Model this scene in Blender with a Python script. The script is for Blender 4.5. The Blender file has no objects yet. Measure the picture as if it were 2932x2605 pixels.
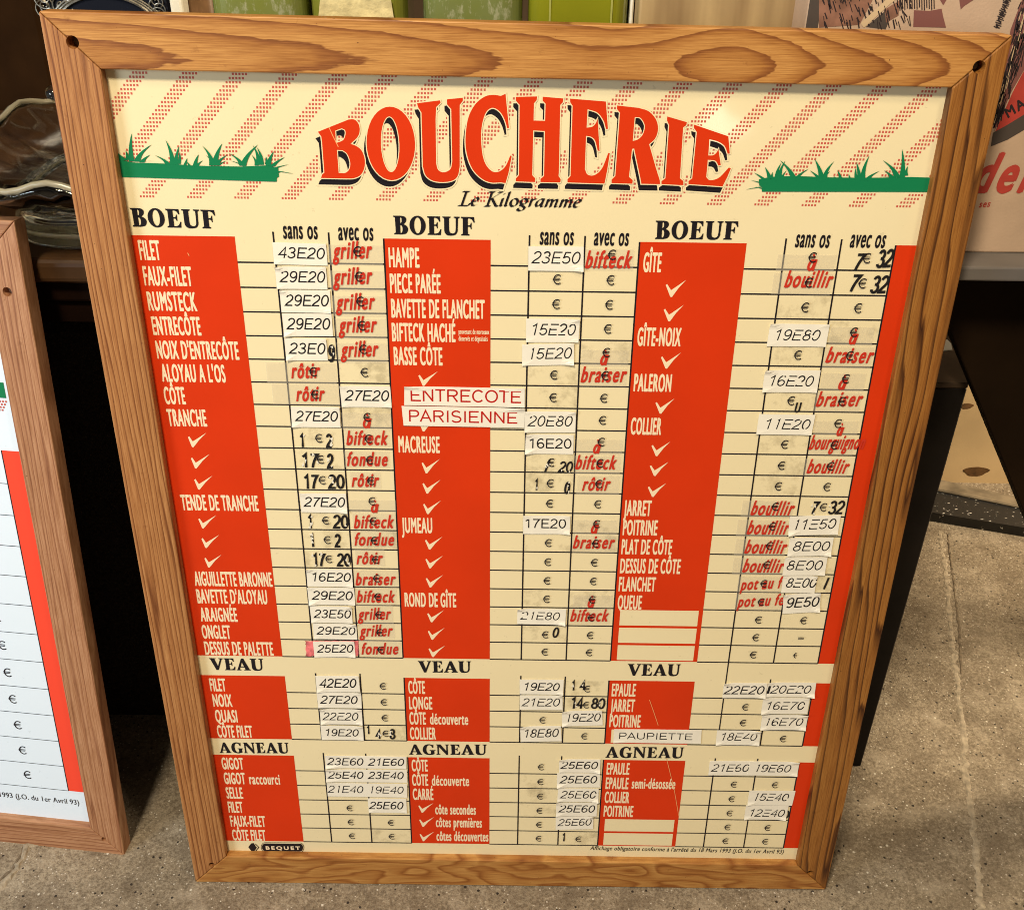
import bpy, bmesh, math, random
from mathutils import Matrix, Vector, noise
from mathutils.geometry import tessellate_polygon
random.seed(7)
S = bpy.context.scene
COL = S.collection

# ------------------------------------------------------------------ camera, light, exposure
CAM_POS = Vector((-0.0050, -0.66339, 0.95361))
CAM_AX = ((9.999116187e-01, 1.329143752e-02, -3.039423344e-04),     # columns: right, down, forward
          (7.383803490e-03, -5.361799164e-01, 8.440714287e-01),
          (1.105595488e-02, -8.439990728e-01, -5.362306695e-01))
F_PX, PW, PH = 2949.86, 2932.0, 2605.0
cd = bpy.data.cameras.new('camera'); cam = bpy.data.objects.new('camera', cd); COL.objects.link(cam)
cd.sensor_fit = 'HORIZONTAL'; cd.sensor_width = 36.0; cd.lens = 36.0 * F_PX / PW
cd.clip_start = 0.02; cd.clip_end = 60
cam.matrix_world = Matrix([[CAM_AX[i][0], -CAM_AX[i][1], -CAM_AX[i][2], CAM_POS[i]] for i in range(3)] + [[0, 0, 0, 1]])
S.camera = cam

world = bpy.data.worlds.new('World'); S.world = world; world.use_nodes = True
bg = world.node_tree.nodes['Background']
bg.inputs['Color'].default_value = (1.0, 0.80, 0.58, 1); bg.inputs['Strength'].default_value = 0.10
S.view_settings.view_transform = 'Standard'; S.view_settings.look = 'None'
S.view_settings.exposure = 0.08; S.view_settings.gamma = 1.0
S.view_settings.use_curve_mapping = False
S.render.filter_size = 1.0
S.render.engine = 'CYCLES'
S.cycles.filter_width = 1.0
S.cycles.max_bounces = 14; S.cycles.transmission_bounces = 12; S.cycles.transparent_max_bounces = 12

def lamp(name, loc, target, size, power, color):
    l = bpy.data.lights.new(name, 'AREA'); l.shape = 'DISK'; l.size = size; l.energy = power; l.color = color
    o = bpy.data.objects.new(name, l); COL.objects.link(o); o.location = loc
    o.rotation_euler = (Vector(target) - Vector(loc)).to_track_quat('-Z', 'Y').to_euler()
    return o
lamp('hall_lamp', (-0.55, -1.25, 2.35), (0, 0.05, 0.5), 0.35, 50, (1.0, 0.86, 0.63))
lamp('window_light', (-1.55, -0.95, 0.95), (-0.4, 0.05, 0.2), 0.7, 17, (0.80, 0.90, 1.0))
lamp('stall_lamp', (0.75, -0.75, 2.3), (0.3, 0.3, 0.4), 0.3, 11, (1.0, 0.80, 0.54))
lamp('far_lamp', (0.78, -3.3, 0.46), (0.15, 0.05, 0.68), 0.16, 0.55, (1.0, 0.93, 0.82))
lamp('ply_fill_light', (1.55, 0.36, 0.74), (0.62, 0.70, 0.15), 0.3, 26, (1.0, 0.82, 0.56))  # added fill with no visible source, brightens the plywood and floor behind

# ------------------------------------------------------------------ measuring: where a sight line of the photo meets a plane
def ray(px, py):
    a, b = (px - 1465.4) / F_PX, (py - 1302.5) / F_PX
    return Vector([CAM_AX[i][0] * a + CAM_AX[i][1] * b + CAM_AX[i][2] for i in range(3)])
def on_plane(px, py, M, w):
    inv = M.inverted()
    c = inv @ CAM_POS; d = inv.to_3x3() @ ray(px, py)
    k = (w - c.z) / d.z
    p = c + d * k
    return p.x, p.y
def at_y(px, py, y):
    d = ray(px, py); k = (y - CAM_POS.y) / d.y; p = CAM_POS + d * k
    return p.x, p.z
def at_z(px, py, z=0.0):
    d = ray(px, py); k = (z - CAM_POS.z) / d.z; p = CAM_POS + d * k
    return p.x, p.y

# ------------------------------------------------------------------ object helpers
def link(o, parent=None):
    COL.objects.link(o)
    if parent is not None: o.parent = parent
    return o
def tag(o, label=None, cat=None, group=None, kind=None):
    for k, v in (('label', label), ('category', cat), ('group', group), ('kind', kind)):
        if v: o[k] = v
    return o
def thing(name, label, cat, M=None, group=None):
    o = bpy.data.objects.new(name, None); COL.objects.link(o); o.empty_display_size = 0.05
    if M is not None: o.matrix_world = M
    return tag(o, label, cat, group)
def mesh_obj(name, verts, faces, mats, midx=None, parent=None, smooth=False):
    me = bpy.data.meshes.new(name); me.from_pydata([tuple(v) for v in verts], [], faces)
    for m in (mats if isinstance(mats, (list, tuple)) else [mats]): me.materials.append(m)
    if midx:
        for p, i in zip(me.polygons, midx): p.material_index = i
    if smooth:
        for p in me.polygons: p.use_smooth = True
    me.update()
    return link(bpy.data.objects.new(name, me), parent)
def bm_obj(name, bm, mat, parent=None, smooth=False):
    bmesh.ops.recalc_face_normals(bm, faces=bm.faces)
    me = bpy.data.meshes.new(name); bm.to_mesh(me); bm.free()
    for m in (mat if isinstance(mat, (list, tuple)) else [mat]): me.materials.append(m)
    if smooth:
        for p in me.polygons: p.use_smooth = True
    return link(bpy.data.objects.new(name, me), parent)
def bm_box(bm, x0, x1, y0, y1, z0, z1, bev=0.0, seg=1):
    vs = [bm.verts.new(c) for c in ((x0,y0,z0),(x1,y0,z0),(x1,y1,z0),(x0,y1,z0),(x0,y0,z1),(x1,y0,z1),(x1,y1,z1),(x0,y1,z1))]
    fs = [bm.faces.new([vs[i] for i in q]) for q in ((0,3,2,1),(4,5,6,7),(0,1,5,4),(1,2,6,5),(2,3,7,6),(3,0,4,7))]
    if bev:
        es = {e for f in fs for e in f.edges}
        bmesh.ops.bevel(bm, geom=list(es), offset=bev, segments=seg, affect='EDGES', profile=0.5)
def bm_prism(bm, poly, z0, z1, bev=0.0, axis='z', seg=1):
    def P(a, b, c):
        return (a, b, c) if axis == 'z' else (a, c, b)
    lo = [bm.verts.new(P(a, b, z0)) for a, b in poly]; hi = [bm.verts.new(P(a, b, z1)) for a, b in poly]
    n = len(poly); fs = [bm.faces.new(lo[::-1]), bm.faces.new(hi)]
    for i in range(n): fs.append(bm.faces.new((lo[i], lo[(i+1) % n], hi[(i+1) % n], hi[i])))
    if bev:
        es = {e for f in fs for e in f.edges}
        bmesh.ops.bevel(bm, geom=list(es), offset=bev, segments=seg, affect='EDGES', profile=0.5)
def bm_tube(bm, pts, r, n=8):
    rings = []
    for i, p in enumerate(pts):
        p = Vector(p); t = (Vector(pts[min(i+1, len(pts)-1)]) - Vector(pts[max(i-1, 0)])).normalized()
        u = t.cross(Vector((0.3, 1, 0.2))).normalized(); v = t.cross(u)
        rr = r[i] if isinstance(r, (list, tuple)) else r
        rings.append([bm.verts.new(p + (u * math.cos(2*math.pi*k/n) + v * math.sin(2*math.pi*k/n)) * rr) for k in range(n)])
    for a, b in zip(rings, rings[1:]):
        for k in range(n): bm.faces.new((a[k], a[(k+1) % n], b[(k+1) % n], b[k]))
    bm.faces.new(rings[0][::-1]); bm.faces.new(rings[-1])

# ------------------------------------------------------------------ materials
def mat(name, color, rough=0.5, spec=0.22, metal=0.0, var=0.0, vscale=30.0, bump=0.0, bscale=200.0, coat=0.0):
    m = bpy.data.materials.new(name); m.use_nodes = True; nt = m.node_tree; b = nt.nodes['Principled BSDF']
    b.inputs['Base Color'].default_value = (*color, 1); b.inputs['Roughness'].default_value = rough
    b.inputs['Specular IOR Level'].default_value = spec; b.inputs['Metallic'].default_value = metal
    b.inputs['Coat Weight'].default_value = coat; b.inputs['Coat Roughness'].default_value = 0.12
    tc = nt.nodes.new('ShaderNodeTexCoord')
    if var:
        n = nt.nodes.new('ShaderNodeTexNoise'); n.inputs['Scale'].default_value = vscale; n.inputs['Detail'].default_value = 6
        nt.links.new(tc.outputs['Object'], n.inputs['Vector'])
        r = nt.nodes.new('ShaderNodeValToRGB')
        r.color_ramp.elements[0].position = 0.3; r.color_ramp.elements[1].position = 0.7
        r.color_ramp.elements[0].color = (*[c * (1 - var) for c in color], 1)
        r.color_ramp.elements[1].color = (*[min(1, c * (1 + var)) for c in color], 1)
        nt.links.new(n.outputs['Fac'], r.inputs['Fac']); nt.links.new(r.outputs['Color'], b.inputs['Base Color'])
    if bump:
        n2 = nt.nodes.new('ShaderNodeTexNoise'); n2.inputs['Scale'].default_value = bscale; n2.inputs['Detail'].default_value = 4
        nt.links.new(tc.outputs['Object'], n2.inputs['Vector'])
        bp = nt.nodes.new('ShaderNodeBump'); bp.inputs['Strength'].default_value = bump; bp.inputs['Distance'].default_value = 0.002
        nt.links.new(n2.outputs['Fac'], bp.inputs['Height']); nt.links.new(bp.outputs['Normal'], b.inputs['Normal'])
    return m

class NB:
    """small node builder"""
    def __init__(s, nt): s.nt = nt
    def n(s, t, **kw):
        x = s.nt.nodes.new(t)
        for k, v in kw.items(): setattr(x, k, v)
        return x
    def put(s, sock, v):
        if hasattr(v, 'is_linked') or isinstance(v, bpy.types.NodeSocket): s.nt.links.new(v, sock)
        else: sock.default_value = v
    def math(s, op, a, b=None, c=None):
        x = s.n('ShaderNodeMath', operation=op); s.put(x.inputs[0], a)
        if b is not None: s.put(x.inputs[1], b)
        if c is not None: s.put(x.inputs[2], c)
        return x.outputs[0]
    def noise(s, vec, scale, detail=3.0, rough=0.5):
        x = s.n('ShaderNodeTexNoise'); s.nt.links.new(vec, x.inputs['Vector'])
        x.inputs['Scale'].default_value = scale; x.inputs['Detail'].default_value = detail; x.inputs['Roughness'].default_value = rough
        return x.outputs['Fac']
    def ramp(s, fac, stops, interp='LINEAR'):
        x = s.n('ShaderNodeValToRGB'); cr = x.color_ramp; cr.interpolation = interp
        while len(cr.elements) < len(stops): cr.elements.new(0.5)
        for e, (p, c) in zip(cr.elements, stops):
            e.position = p; e.color = (*c, 1) if len(c) == 3 else c
        s.nt.links.new(fac, x.inputs['Fac']); return x.outputs['Color']
    def mix(s, fac, a, b, blend='MIX'):
        x = s.n('ShaderNodeMix', data_type='RGBA', blend_type=blend); s.put(x.inputs[0], fac)
        s.put(x.inputs[6], a if isinstance(a, bpy.types.NodeSocket) else (*a, 1)); s.put(x.inputs[7], b if isinstance(b, bpy.types.NodeSocket) else (*b, 1))
        return x.outputs[2]
    def vscale(s, vec, v):
        x = s.n('ShaderNodeVectorMath', operation='MULTIPLY'); s.nt.links.new(vec, x.inputs[0]); x.inputs[1].default_value = v
        return x.outputs[0]

def wood(name, field, light, mid, dark, along, rough=0.5, sharp=0.9, soft=False):
    """varnished pine; field(nb, x, v, vec) gives the growth-ring value over the board's own coordinates"""
    m = bpy.data.materials.new(name); m.use_nodes = True; nt = m.node_tree; nb = NB(nt); b = nt.nodes['Principled BSDF']
    tc = nb.n('ShaderNodeTexCoord'); vec = tc.outputs['Object']
    sp = nb.n('ShaderNodeSeparateXYZ'); nt.links.new(vec, sp.inputs[0])
    g = field(nb, sp.outputs[0], sp.outputs[1], vec)
    fr = nb.math('FRACT', g)
    if soft:
        c = nb.ramp(fr, [(0.0, light), (0.35, tuple(0.6*a+0.4*q for a, q in zip(light, mid))), (0.62, mid), (sharp, dark), (sharp + 0.06, tuple(0.5*a+0.5*q for a, q in zip(mid, dark))), (1.0, light)])
        pale = nb.noise(nb.vscale(vec, (60, 3, 1) if along == 'v' else (3, 60, 1)), 1.0, 2.0)
        c = nb.mix(nb.math('MULTIPLY', nb.math('SUBTRACT', pale, 0.46), 1.3), c, tuple(0.5*a+0.5*q for a, q in zip(light, mid)))
    else:
      c = nb.ramp(fr, [(0.0, light), (0.30, light), (0.55, tuple(0.4*a+0.6*q for a, q in zip(light, mid))), (0.74, mid), (sharp, dark), (0.965, tuple(q*0.85 for q in dark)), (1.0, light)])
    st = (7, 230, 60) if along == 'x' else (230, 7, 60)
    fib = nb.noise(nb.vscale(vec, st), 5.0, 5.0, 0.65)
    c = nb.mix(nb.ramp(fib, [(0.40, (0, 0, 0)), (0.66, (1, 1, 1))]), c, nb.mix(1.0, c, (0.66, 0.56, 0.44), 'MULTIPLY'))
    stb = (2.2, 60, 20) if along == 'x' else (60, 2.2, 20)
    fib2 = nb.noise(nb.vscale(vec, stb), 4.0, 4.0, 0.6)
    c = nb.mix(nb.ramp(fib2, [(0.45, (0, 0, 0)), (0.75, (0.5,)*3)]), c, nb.mix(1.0, c, (0.74, 0.62, 0.50), 'MULTIPLY'))
    wear = nb.noise(nb.vscale(vec, (1, 1, 1)), 55.0, 6.0, 0.75)
    c = nb.mix(nb.ramp(wear, [(0.62, (0, 0, 0)), (0.70, (0.5,)*3)]), c, nb.mix(1.0, c, (0.55, 0.45, 0.36), 'MULTIPLY'))
    blot = nb.noise(vec, 9.0, 4.0)
    c = nb.mix(nb.math('MULTIPLY', blot, 0.35), c, nb.mix(1.0, c, (0.86, 0.74, 0.66), 'MULTIPLY'))
    specks = nb.noise(vec, 420.0, 1.0)
    c = nb.mix(nb.math('GREATER_THAN', specks, 0.79), c, tuple(q*0.45 for q in dark))
    nt.links.new(c, b.inputs['Base Color'])
    nt.links.new(nb.math('ADD', nb.math('MULTIPLY', fib, 0.2), rough - 0.1), b.inputs['Roughness'])
    bp = nb.n('ShaderNodeBump'); bp.inputs['Strength'].default_value = 0.25; bp.inputs['Distance'].default_value = 0.0006
    nt.links.new(fib, bp.inputs['Height']); nt.links.new(bp.outputs[0], b.inputs['Normal'])
    b.inputs['Specular IOR Level'].default_value = 0.35
    return m

def f_cathedral(x0, x1, pts, v0, half, A):
    def f(nb, x, v, vec):
        t = nb.math('DIVIDE', nb.math('SUBTRACT', x, x0), x1 - x0)
        fc = nb.n('ShaderNodeFloatCurve'); cu = fc.mapping.curves[0]
        top = 9.0
        P = [((px - x0) / (x1 - x0), q / top) for px, q in pts]
        cu.points[0].location = P[0]; cu.points[-1].location = P[-1]
        for p in P[1:-1]: cu.points.new(*p)
        fc.mapping.use_clip = False; fc.mapping.update()
        nb.nt.links.new(t, fc.inputs['Value'])
        base = nb.math('MULTIPLY', fc.outputs[0], top)
        wob = nb.math('MULTIPLY', nb.math('SUBTRACT', nb.noise(nb.vscale(vec, (1, 2.2, 1)), 14.0, 3.0), 0.5), 0.7)
        dv = nb.math('DIVIDE', nb.math('SUBTRACT', v, v0), half)
        q = nb.math('MULTIPLY', nb.math('POWER', nb.math('ABSOLUTE', dv), 1.7), A)
        fine = nb.math('MULTIPLY', nb.math('SUBTRACT', nb.noise(nb.vscale(vec, (1, 6, 1)), 60.0, 2.0), 0.5), 0.22)
        return nb.math('ADD', nb.math('ADD', base, q), nb.math('ADD', wob, fine))
    return f
def f_straight(freq, wob_amp, uneven=4.0, slope=0.0, axis='v'):
    def f(nb, x, v, vec):
        a, l = (x, v) if axis == 'v' else (v, x)
        st = (1, 0.12, 1) if axis == 'v' else (0.12, 1, 1)
        w = nb.math('MULTIPLY', nb.math('SUBTRACT', nb.noise(nb.vscale(vec, st), 28.0, 2.0), 0.5), wob_amp)
        g = nb.math('ADD', nb.math('MULTIPLY', a, freq), nb.math('MULTIPLY', l, slope))
        sp = (38, 0.8, 1) if axis == 'v' else (0.8, 38, 1)
        u = nb.math('MULTIPLY', nb.math('SUBTRACT', nb.noise(nb.vscale(vec, sp), 2.2, 2.0), 0.5), uneven)
        return nb.math('ADD', nb.math('ADD', nb.math('ADD', g, 40.3), w), u)
    return f
def f_swirl(nb, x, v, vec):
    a = nb.noise(nb.vscale(vec, (1, 3.2, 1)), 9.0, 1.5)
    b2 = nb.noise(nb.vscale(vec, (1, 3.0, 1)), 26.0, 1.0)
    return nb.math('ADD', nb.math('MULTIPLY', a, 9.0), nb.math('ADD', nb.math('MULTIPLY', b2, 0.9), nb.math('MULTIPLY', v, 20.0)))

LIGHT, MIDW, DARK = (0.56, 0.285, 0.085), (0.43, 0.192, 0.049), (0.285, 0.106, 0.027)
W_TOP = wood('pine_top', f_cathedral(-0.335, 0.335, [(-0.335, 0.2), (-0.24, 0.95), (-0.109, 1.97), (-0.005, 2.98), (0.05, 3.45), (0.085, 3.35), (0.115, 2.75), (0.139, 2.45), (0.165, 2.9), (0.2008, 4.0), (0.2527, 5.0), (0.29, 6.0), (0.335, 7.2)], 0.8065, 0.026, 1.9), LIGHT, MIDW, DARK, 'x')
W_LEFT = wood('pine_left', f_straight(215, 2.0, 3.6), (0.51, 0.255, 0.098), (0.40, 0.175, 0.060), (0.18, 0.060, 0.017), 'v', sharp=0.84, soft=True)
W_RIGHT = wood('pine_right_shaded', f_straight(125, 3.4, 2.4, slope=5.0), (0.37, 0.165, 0.036), (0.30, 0.122, 0.025), (0.055, 0.017, 0.0045), 'v', sharp=0.90, soft=True)  # browns darkened in the colour to stand in for shade on this rail
W_BOT = wood('pine_bottom', f_swirl, (0.53, 0.278, 0.082), (0.42, 0.188, 0.047), (0.29, 0.108, 0.024), 'x', sharp=0.80, soft=True)
W_PINK_V = wood('pine_pale_side', f_straight(190, 2.0, 3.5), (0.50, 0.275, 0.155), (0.42, 0.21, 0.11), (0.26, 0.11, 0.055), 'v', sharp=0.80, soft=True)
W_PINK_H = wood('pine_pale_cross', f_straight(190, 3.0, 3.5, axis='x'), (0.50, 0.275, 0.155), (0.42, 0.21, 0.11), (0.26, 0.11, 0.055), 'x', sharp=0.80, soft=True)

def paper_mat(name, color, dirt, rough=0.34, coat=0.0):
    m = bpy.data.materials.new(name); m.use_nodes = True; nt = m.node_tree; nb = NB(nt); b = nt.nodes['Principled BSDF']
    vec = nb.n('ShaderNodeTexCoord').outputs['Object']
    a = nb.noise(vec, 7.0, 5.0, 0.6)
    c = nb.mix(nb.math('MULTIPLY', a, 0.5), color, dirt)
    s = nb.noise(vec, 160.0, 3.0, 0.7)
    c = nb.mix(nb.math('MULTIPLY', nb.math('GREATER_THAN', s, 0.70), 0.25), c, tuple(q * 0.6 for q in dirt))
    nt.links.new(c, b.inputs['Base Color']); b.inputs['Roughness'].default_value = rough
    bp = nb.n('ShaderNodeBump'); bp.inputs['Strength'].default_value = 0.12; bp.inputs['Distance'].default_value = 0.002
    nt.links.new(nb.noise(vec, 22.0, 3.0), bp.inputs['Height']); nt.links.new(bp.outputs[0], b.inputs['Normal'])
    if coat:
        b.inputs['Coat Weight'].default_value = coat; b.inputs['Coat Roughness'].default_value = 0.07
        b2 = nb.n('ShaderNodeBump'); b2.inputs['Strength'].default_value = 0.35; b2.inputs['Distance'].default_value = 0.004
        nt.links.new(nb.noise(vec, 9.0, 2.0), b2.inputs['Height']); nt.links.new(b2.outputs[0], b.inputs['Coat Normal'])
    return m
CREAM = paper_mat('cream_print', (0.87, 0.765, 0.50), (0.76, 0.635, 0.37), coat=0.8)
WHITEP = paper_mat('cool_white_print', (0.74, 0.85, 0.98), (0.70, 0.81, 0.93), 0.4)
RED = mat('red_print', (0.635, 0.036, 0.004), 0.42, var=0.05, vscale=14)
RED2 = mat('coral_red_print', (0.85, 0.07, 0.035), 0.42)
DOT = mat('dot_red_print', (0.54, 0.11, 0.08), 0.45)
GREEN = mat('green_print', (0.006, 0.19, 0.075), 0.4)
BLACK = mat('black_print', (0.012, 0.010, 0.014), 0.4)
NAMEC = mat('pale_print', (0.86, 0.72, 0.50), 0.42)
STICK = mat('white_sticker', (0.84, 0.80, 0.70), 0.42, var=0.03, vscale=60)
INK = mat('sticker_ink', (0.014, 0.013, 0.015), 0.45)
LBLRED = mat('label_red', (0.55, 0.035, 0.018), 0.4)
REDTXT = mat('red_sticker_ink', (0.48, 0.012, 0.008), 0.45)
PEEL = mat('peeled_film', (0.80, 0.76, 0.66), 0.3)
PINKP = mat('pink_torn_paper', (0.72, 0.16, 0.17), 0.5, var=0.5, vscale=220)
STEEL = mat('screw_steel', (0.10, 0.08, 0.06), 0.5, metal=0.6)

def film_mat(name, color, amount, rough):
    m = bpy.data.materials.new(name); m.use_nodes = True; nt = m.node_tree; nb = NB(nt); b = nt.nodes['Principled BSDF']
    b.inputs['Base Color'].default_value = (*color, 1); b.inputs['Roughness'].default_value = rough
    b.inputs['Alpha'].default_value = amount
    return m
TAPE = film_mat('label_film', (0.76, 0.70, 0.57), 0.24, 0.25)
def residue_mat():
    m = bpy.data.materials.new('glue_residue'); m.use_nodes = True; nt = m.node_tree; nb = NB(nt); b = nt.nodes['Principled BSDF']
    vec = nb.n('ShaderNodeTexCoord').outputs['Object']
    a = nb.noise(vec, 120.0, 5.0, 0.7); g = nb.noise(vec, 42.0, 2.0)
    k = nb.math('MULTIPLY', nb.math('ADD', a, g), 0.5)
    al = nb.ramp(k, [(0.0, (0, 0, 0)), (0.50, (0, 0, 0)), (0.64, (0.24,)*3), (1.0, (0.36,)*3)])
    nt.links.new(al, b.inputs['Alpha']); b.inputs['Base Color'].default_value = (0.30, 0.25, 0.15, 1); b.inputs['Roughness'].default_value = 0.5
    return m
RESID = residue_mat()

# ------------------------------------------------------------------ flat print helpers (board coordinates x, v; z = height above the sheet)
class Flat:
    def __init__(s): s.v, s.f, s.m = [], [], []; s.lift = 0
    def poly(s, pts, z, m=0):
        i = len(s.v); s.v += [(p[0], p[1], z) for p in pts]; s.f.append(list(range(i, i + len(pts)))); s.m.append(m)
    def rect(s, x0, x1, v0, v1, z, m=0): s.poly([(x0, v0), (x1, v0), (x1, v1), (x0, v1)], z, m)
    def shape(s, outer, holes, z, m=0):
        loops = [[Vector((p[0], p[1], 0)) for p in l] for l in [outer] + list(holes)]
        i = len(s.v)
        for l in loops: s.v += [(p.x, p.y, z) for p in l]
        for t in tessellate_polygon(loops): s.f.append([i + k for k in t]); s.m.append(m)
    def tris(s, V, Fc, z, m=0):
        i = len(s.v); s.v += [(p[0], p[1], z) for p in V]
        for f in Fc: s.f.append([i + k for k in f]); s.m.append(m)
    def ribbon(s, pts, w, z, m=0, closed=False):
        """constant-width stroke; a little lift per stroke keeps crossing strokes apart"""
        s.lift = (s.lift + 1) % 6; z += s.lift * 6e-6
        n = len(pts); L, Rr = [], []
        for i in range(n):
            p = Vector(pts[i]); a = Vector(pts[(i-1) % n]) if (closed or i > 0) else None; c = Vector(pts[(i+1) % n]) if (closed or i < n-1) else None
            d1 = (p - a).normalized() if a is not None and (p - a).length > 0 else None
            d2 = (c - p).normalized() if c is not None and (c - p).length > 0 else None
            if d1 is None: d1 = d2
            if d2 is None: d2 = d1
            t = d1 + d2
            if t.length < 1e-6: t = d1
            t.normalize(); nn = Vector((-t.y, t.x)); k = max(0.45, nn.dot(Vector((-d1.y, d1.x))))
            ww = (w[i] if isinstance(w, (list, tuple)) else w) * 0.5
            L.append(p + nn * (ww / k)); Rr.append(p - nn * (ww / k))
        for i in range(n if closed else n - 1):
            j = (i + 1) % n; s.poly([L[i], Rr[i], Rr[j], L[j]], z, m)
    def nib(s, pts, nx, ny, z, m=0):
        s.lift = (s.lift + 1) % 6; z += s.lift * 6e-6
        for a, b in zip(pts, pts[1:]):
            s.poly([(a[0]-nx, a[1]-ny), (a[0]+nx, a[1]+ny), (b[0]+nx, b[1]+ny), (b[0]-nx, b[1]-ny)], z, m)
            z += 2e-7
    def obj(s, name, mats, parent): return mesh_obj(name, s.v, s.f, mats, s.m, parent)

_raw = {}
def raw_text(t, track=1.0):
    if (t, track) in _raw: return _raw[(t, track)]
    cu = bpy.data.curves.new('lettering', 'FONT'); cu.body = t; cu.size = 1.0; cu.space_character = track
    o = bpy.data.objects.new('lettering', cu); COL.objects.link(o)
    dg = bpy.context.evaluated_depsgraph_get()
    c = o.evaluated_get(dg).to_curve(dg)
    polys = []
    for sp in c.splines:
        pts = []; bp = sp.bezier_points; n = len(bp)
        if n == 0:
            pts = [(q.co.x, q.co.y) for q in sp.points]
        for i in range(n):
            a, b = bp[i], bp[(i+1) % n]
            straight = (a.handle_right - a.co).length < 1e-5 and (b.handle_left - b.co).length < 1e-5
            N = 1 if straight else 5
            for k in range(N):
                u = k / N; q = 1 - u
                p = a.co*q**3 + a.handle_right*(3*q*q*u) + b.handle_left*(3*q*u*u) + b.co*u**3
                if not pts or (Vector(pts[-1]) - p.to_2d()).length > 1e-4: pts.append((p.x, p.y))
        if len(pts) > 2 and (Vector(pts[0]) - Vector(pts[-1])).length < 1e-4: pts.pop()
        if len(pts) > 2: polys.append(pts)
    o.evaluated_get(dg).to_curve_clear(); bpy.data.objects.remove(o); bpy.data.curves.remove(cu)
    _raw[(t, track)] = polys
    return polys
CAP = max(p[1] for l in raw_text('H') for p in l)
def fill(polys, offset=0.0):
    cu = bpy.data.curves.new('fill', 'CURVE'); cu.dimensions = '2D'; cu.fill_mode = 'FRONT'; cu.offset = offset; cu.resolution_u = 1
    for l in polys:
        sp = cu.splines.new('POLY'); sp.points.add(len(l) - 1); sp.use_cyclic_u = True
        for q, p in zip(sp.points, l): q.co = (p[0], p[1], 0, 1)
    o = bpy.data.objects.new('fill', cu); COL.objects.link(o)
    dg = bpy.context.evaluated_depsgraph_get()
    me = bpy.data.meshes.new_from_object(o.evaluated_get(dg))
    V = [(v.co.x, v.co.y) for v in me.vertices]; Fc = [list(p.vertices) for p in me.polygons]
    bpy.data.meshes.remove(me); bpy.data.objects.remove(o); bpy.data.curves.remove(cu)
    return V, Fc
def type_text(fl, t, x0, v0, x1, v1, cap, z, bold=0.0, shear=0.0, m=0, xh=None):
    """set t from the baseline point (x0,v0) to (x1,v1), capital height cap; bold in fractions of the cap height"""
    polys = raw_text(t, 1.0 + bold * 6.0)
    xs = [p[0] for l in polys for p in l]; w0, lo = max(xs) - min(xs), min(xs)
    k = cap / CAP; L = math.hypot(x1 - x0, v1 - v0)
    sx = (L / w0) / k
    b = bold * CAP
    q = [[((p[0] - lo) * sx, p[1]) for p in l] for l in polys]
    V, Fc = fill(q)
    dx, dy = (x1 - x0) / L, (v1 - v0) / L
    # weight: the letter struck several times round a small circle, each strike a hair above the last
    offs = [(0, 0)] + ([(b*math.cos(a), b*math.sin(a)) for a in (0.5, 1.57, 2.64, 3.64, 4.71, 5.78)] if bold > 0.02 else [(b, 0), (-b, 0)] if bold else [])
    for i, (ax, ay) in enumerate(offs):
        out = []
        for (x, y) in V:
            x, y = x + ax, y + ay
            X, Y = (x + y * shear) * k, y * k
            out.append((x0 + X * dx - Y * dy, v0 + X * dy + Y * dx))
        fl.tris(out, Fc, z + i * 2e-6, m)

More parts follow.
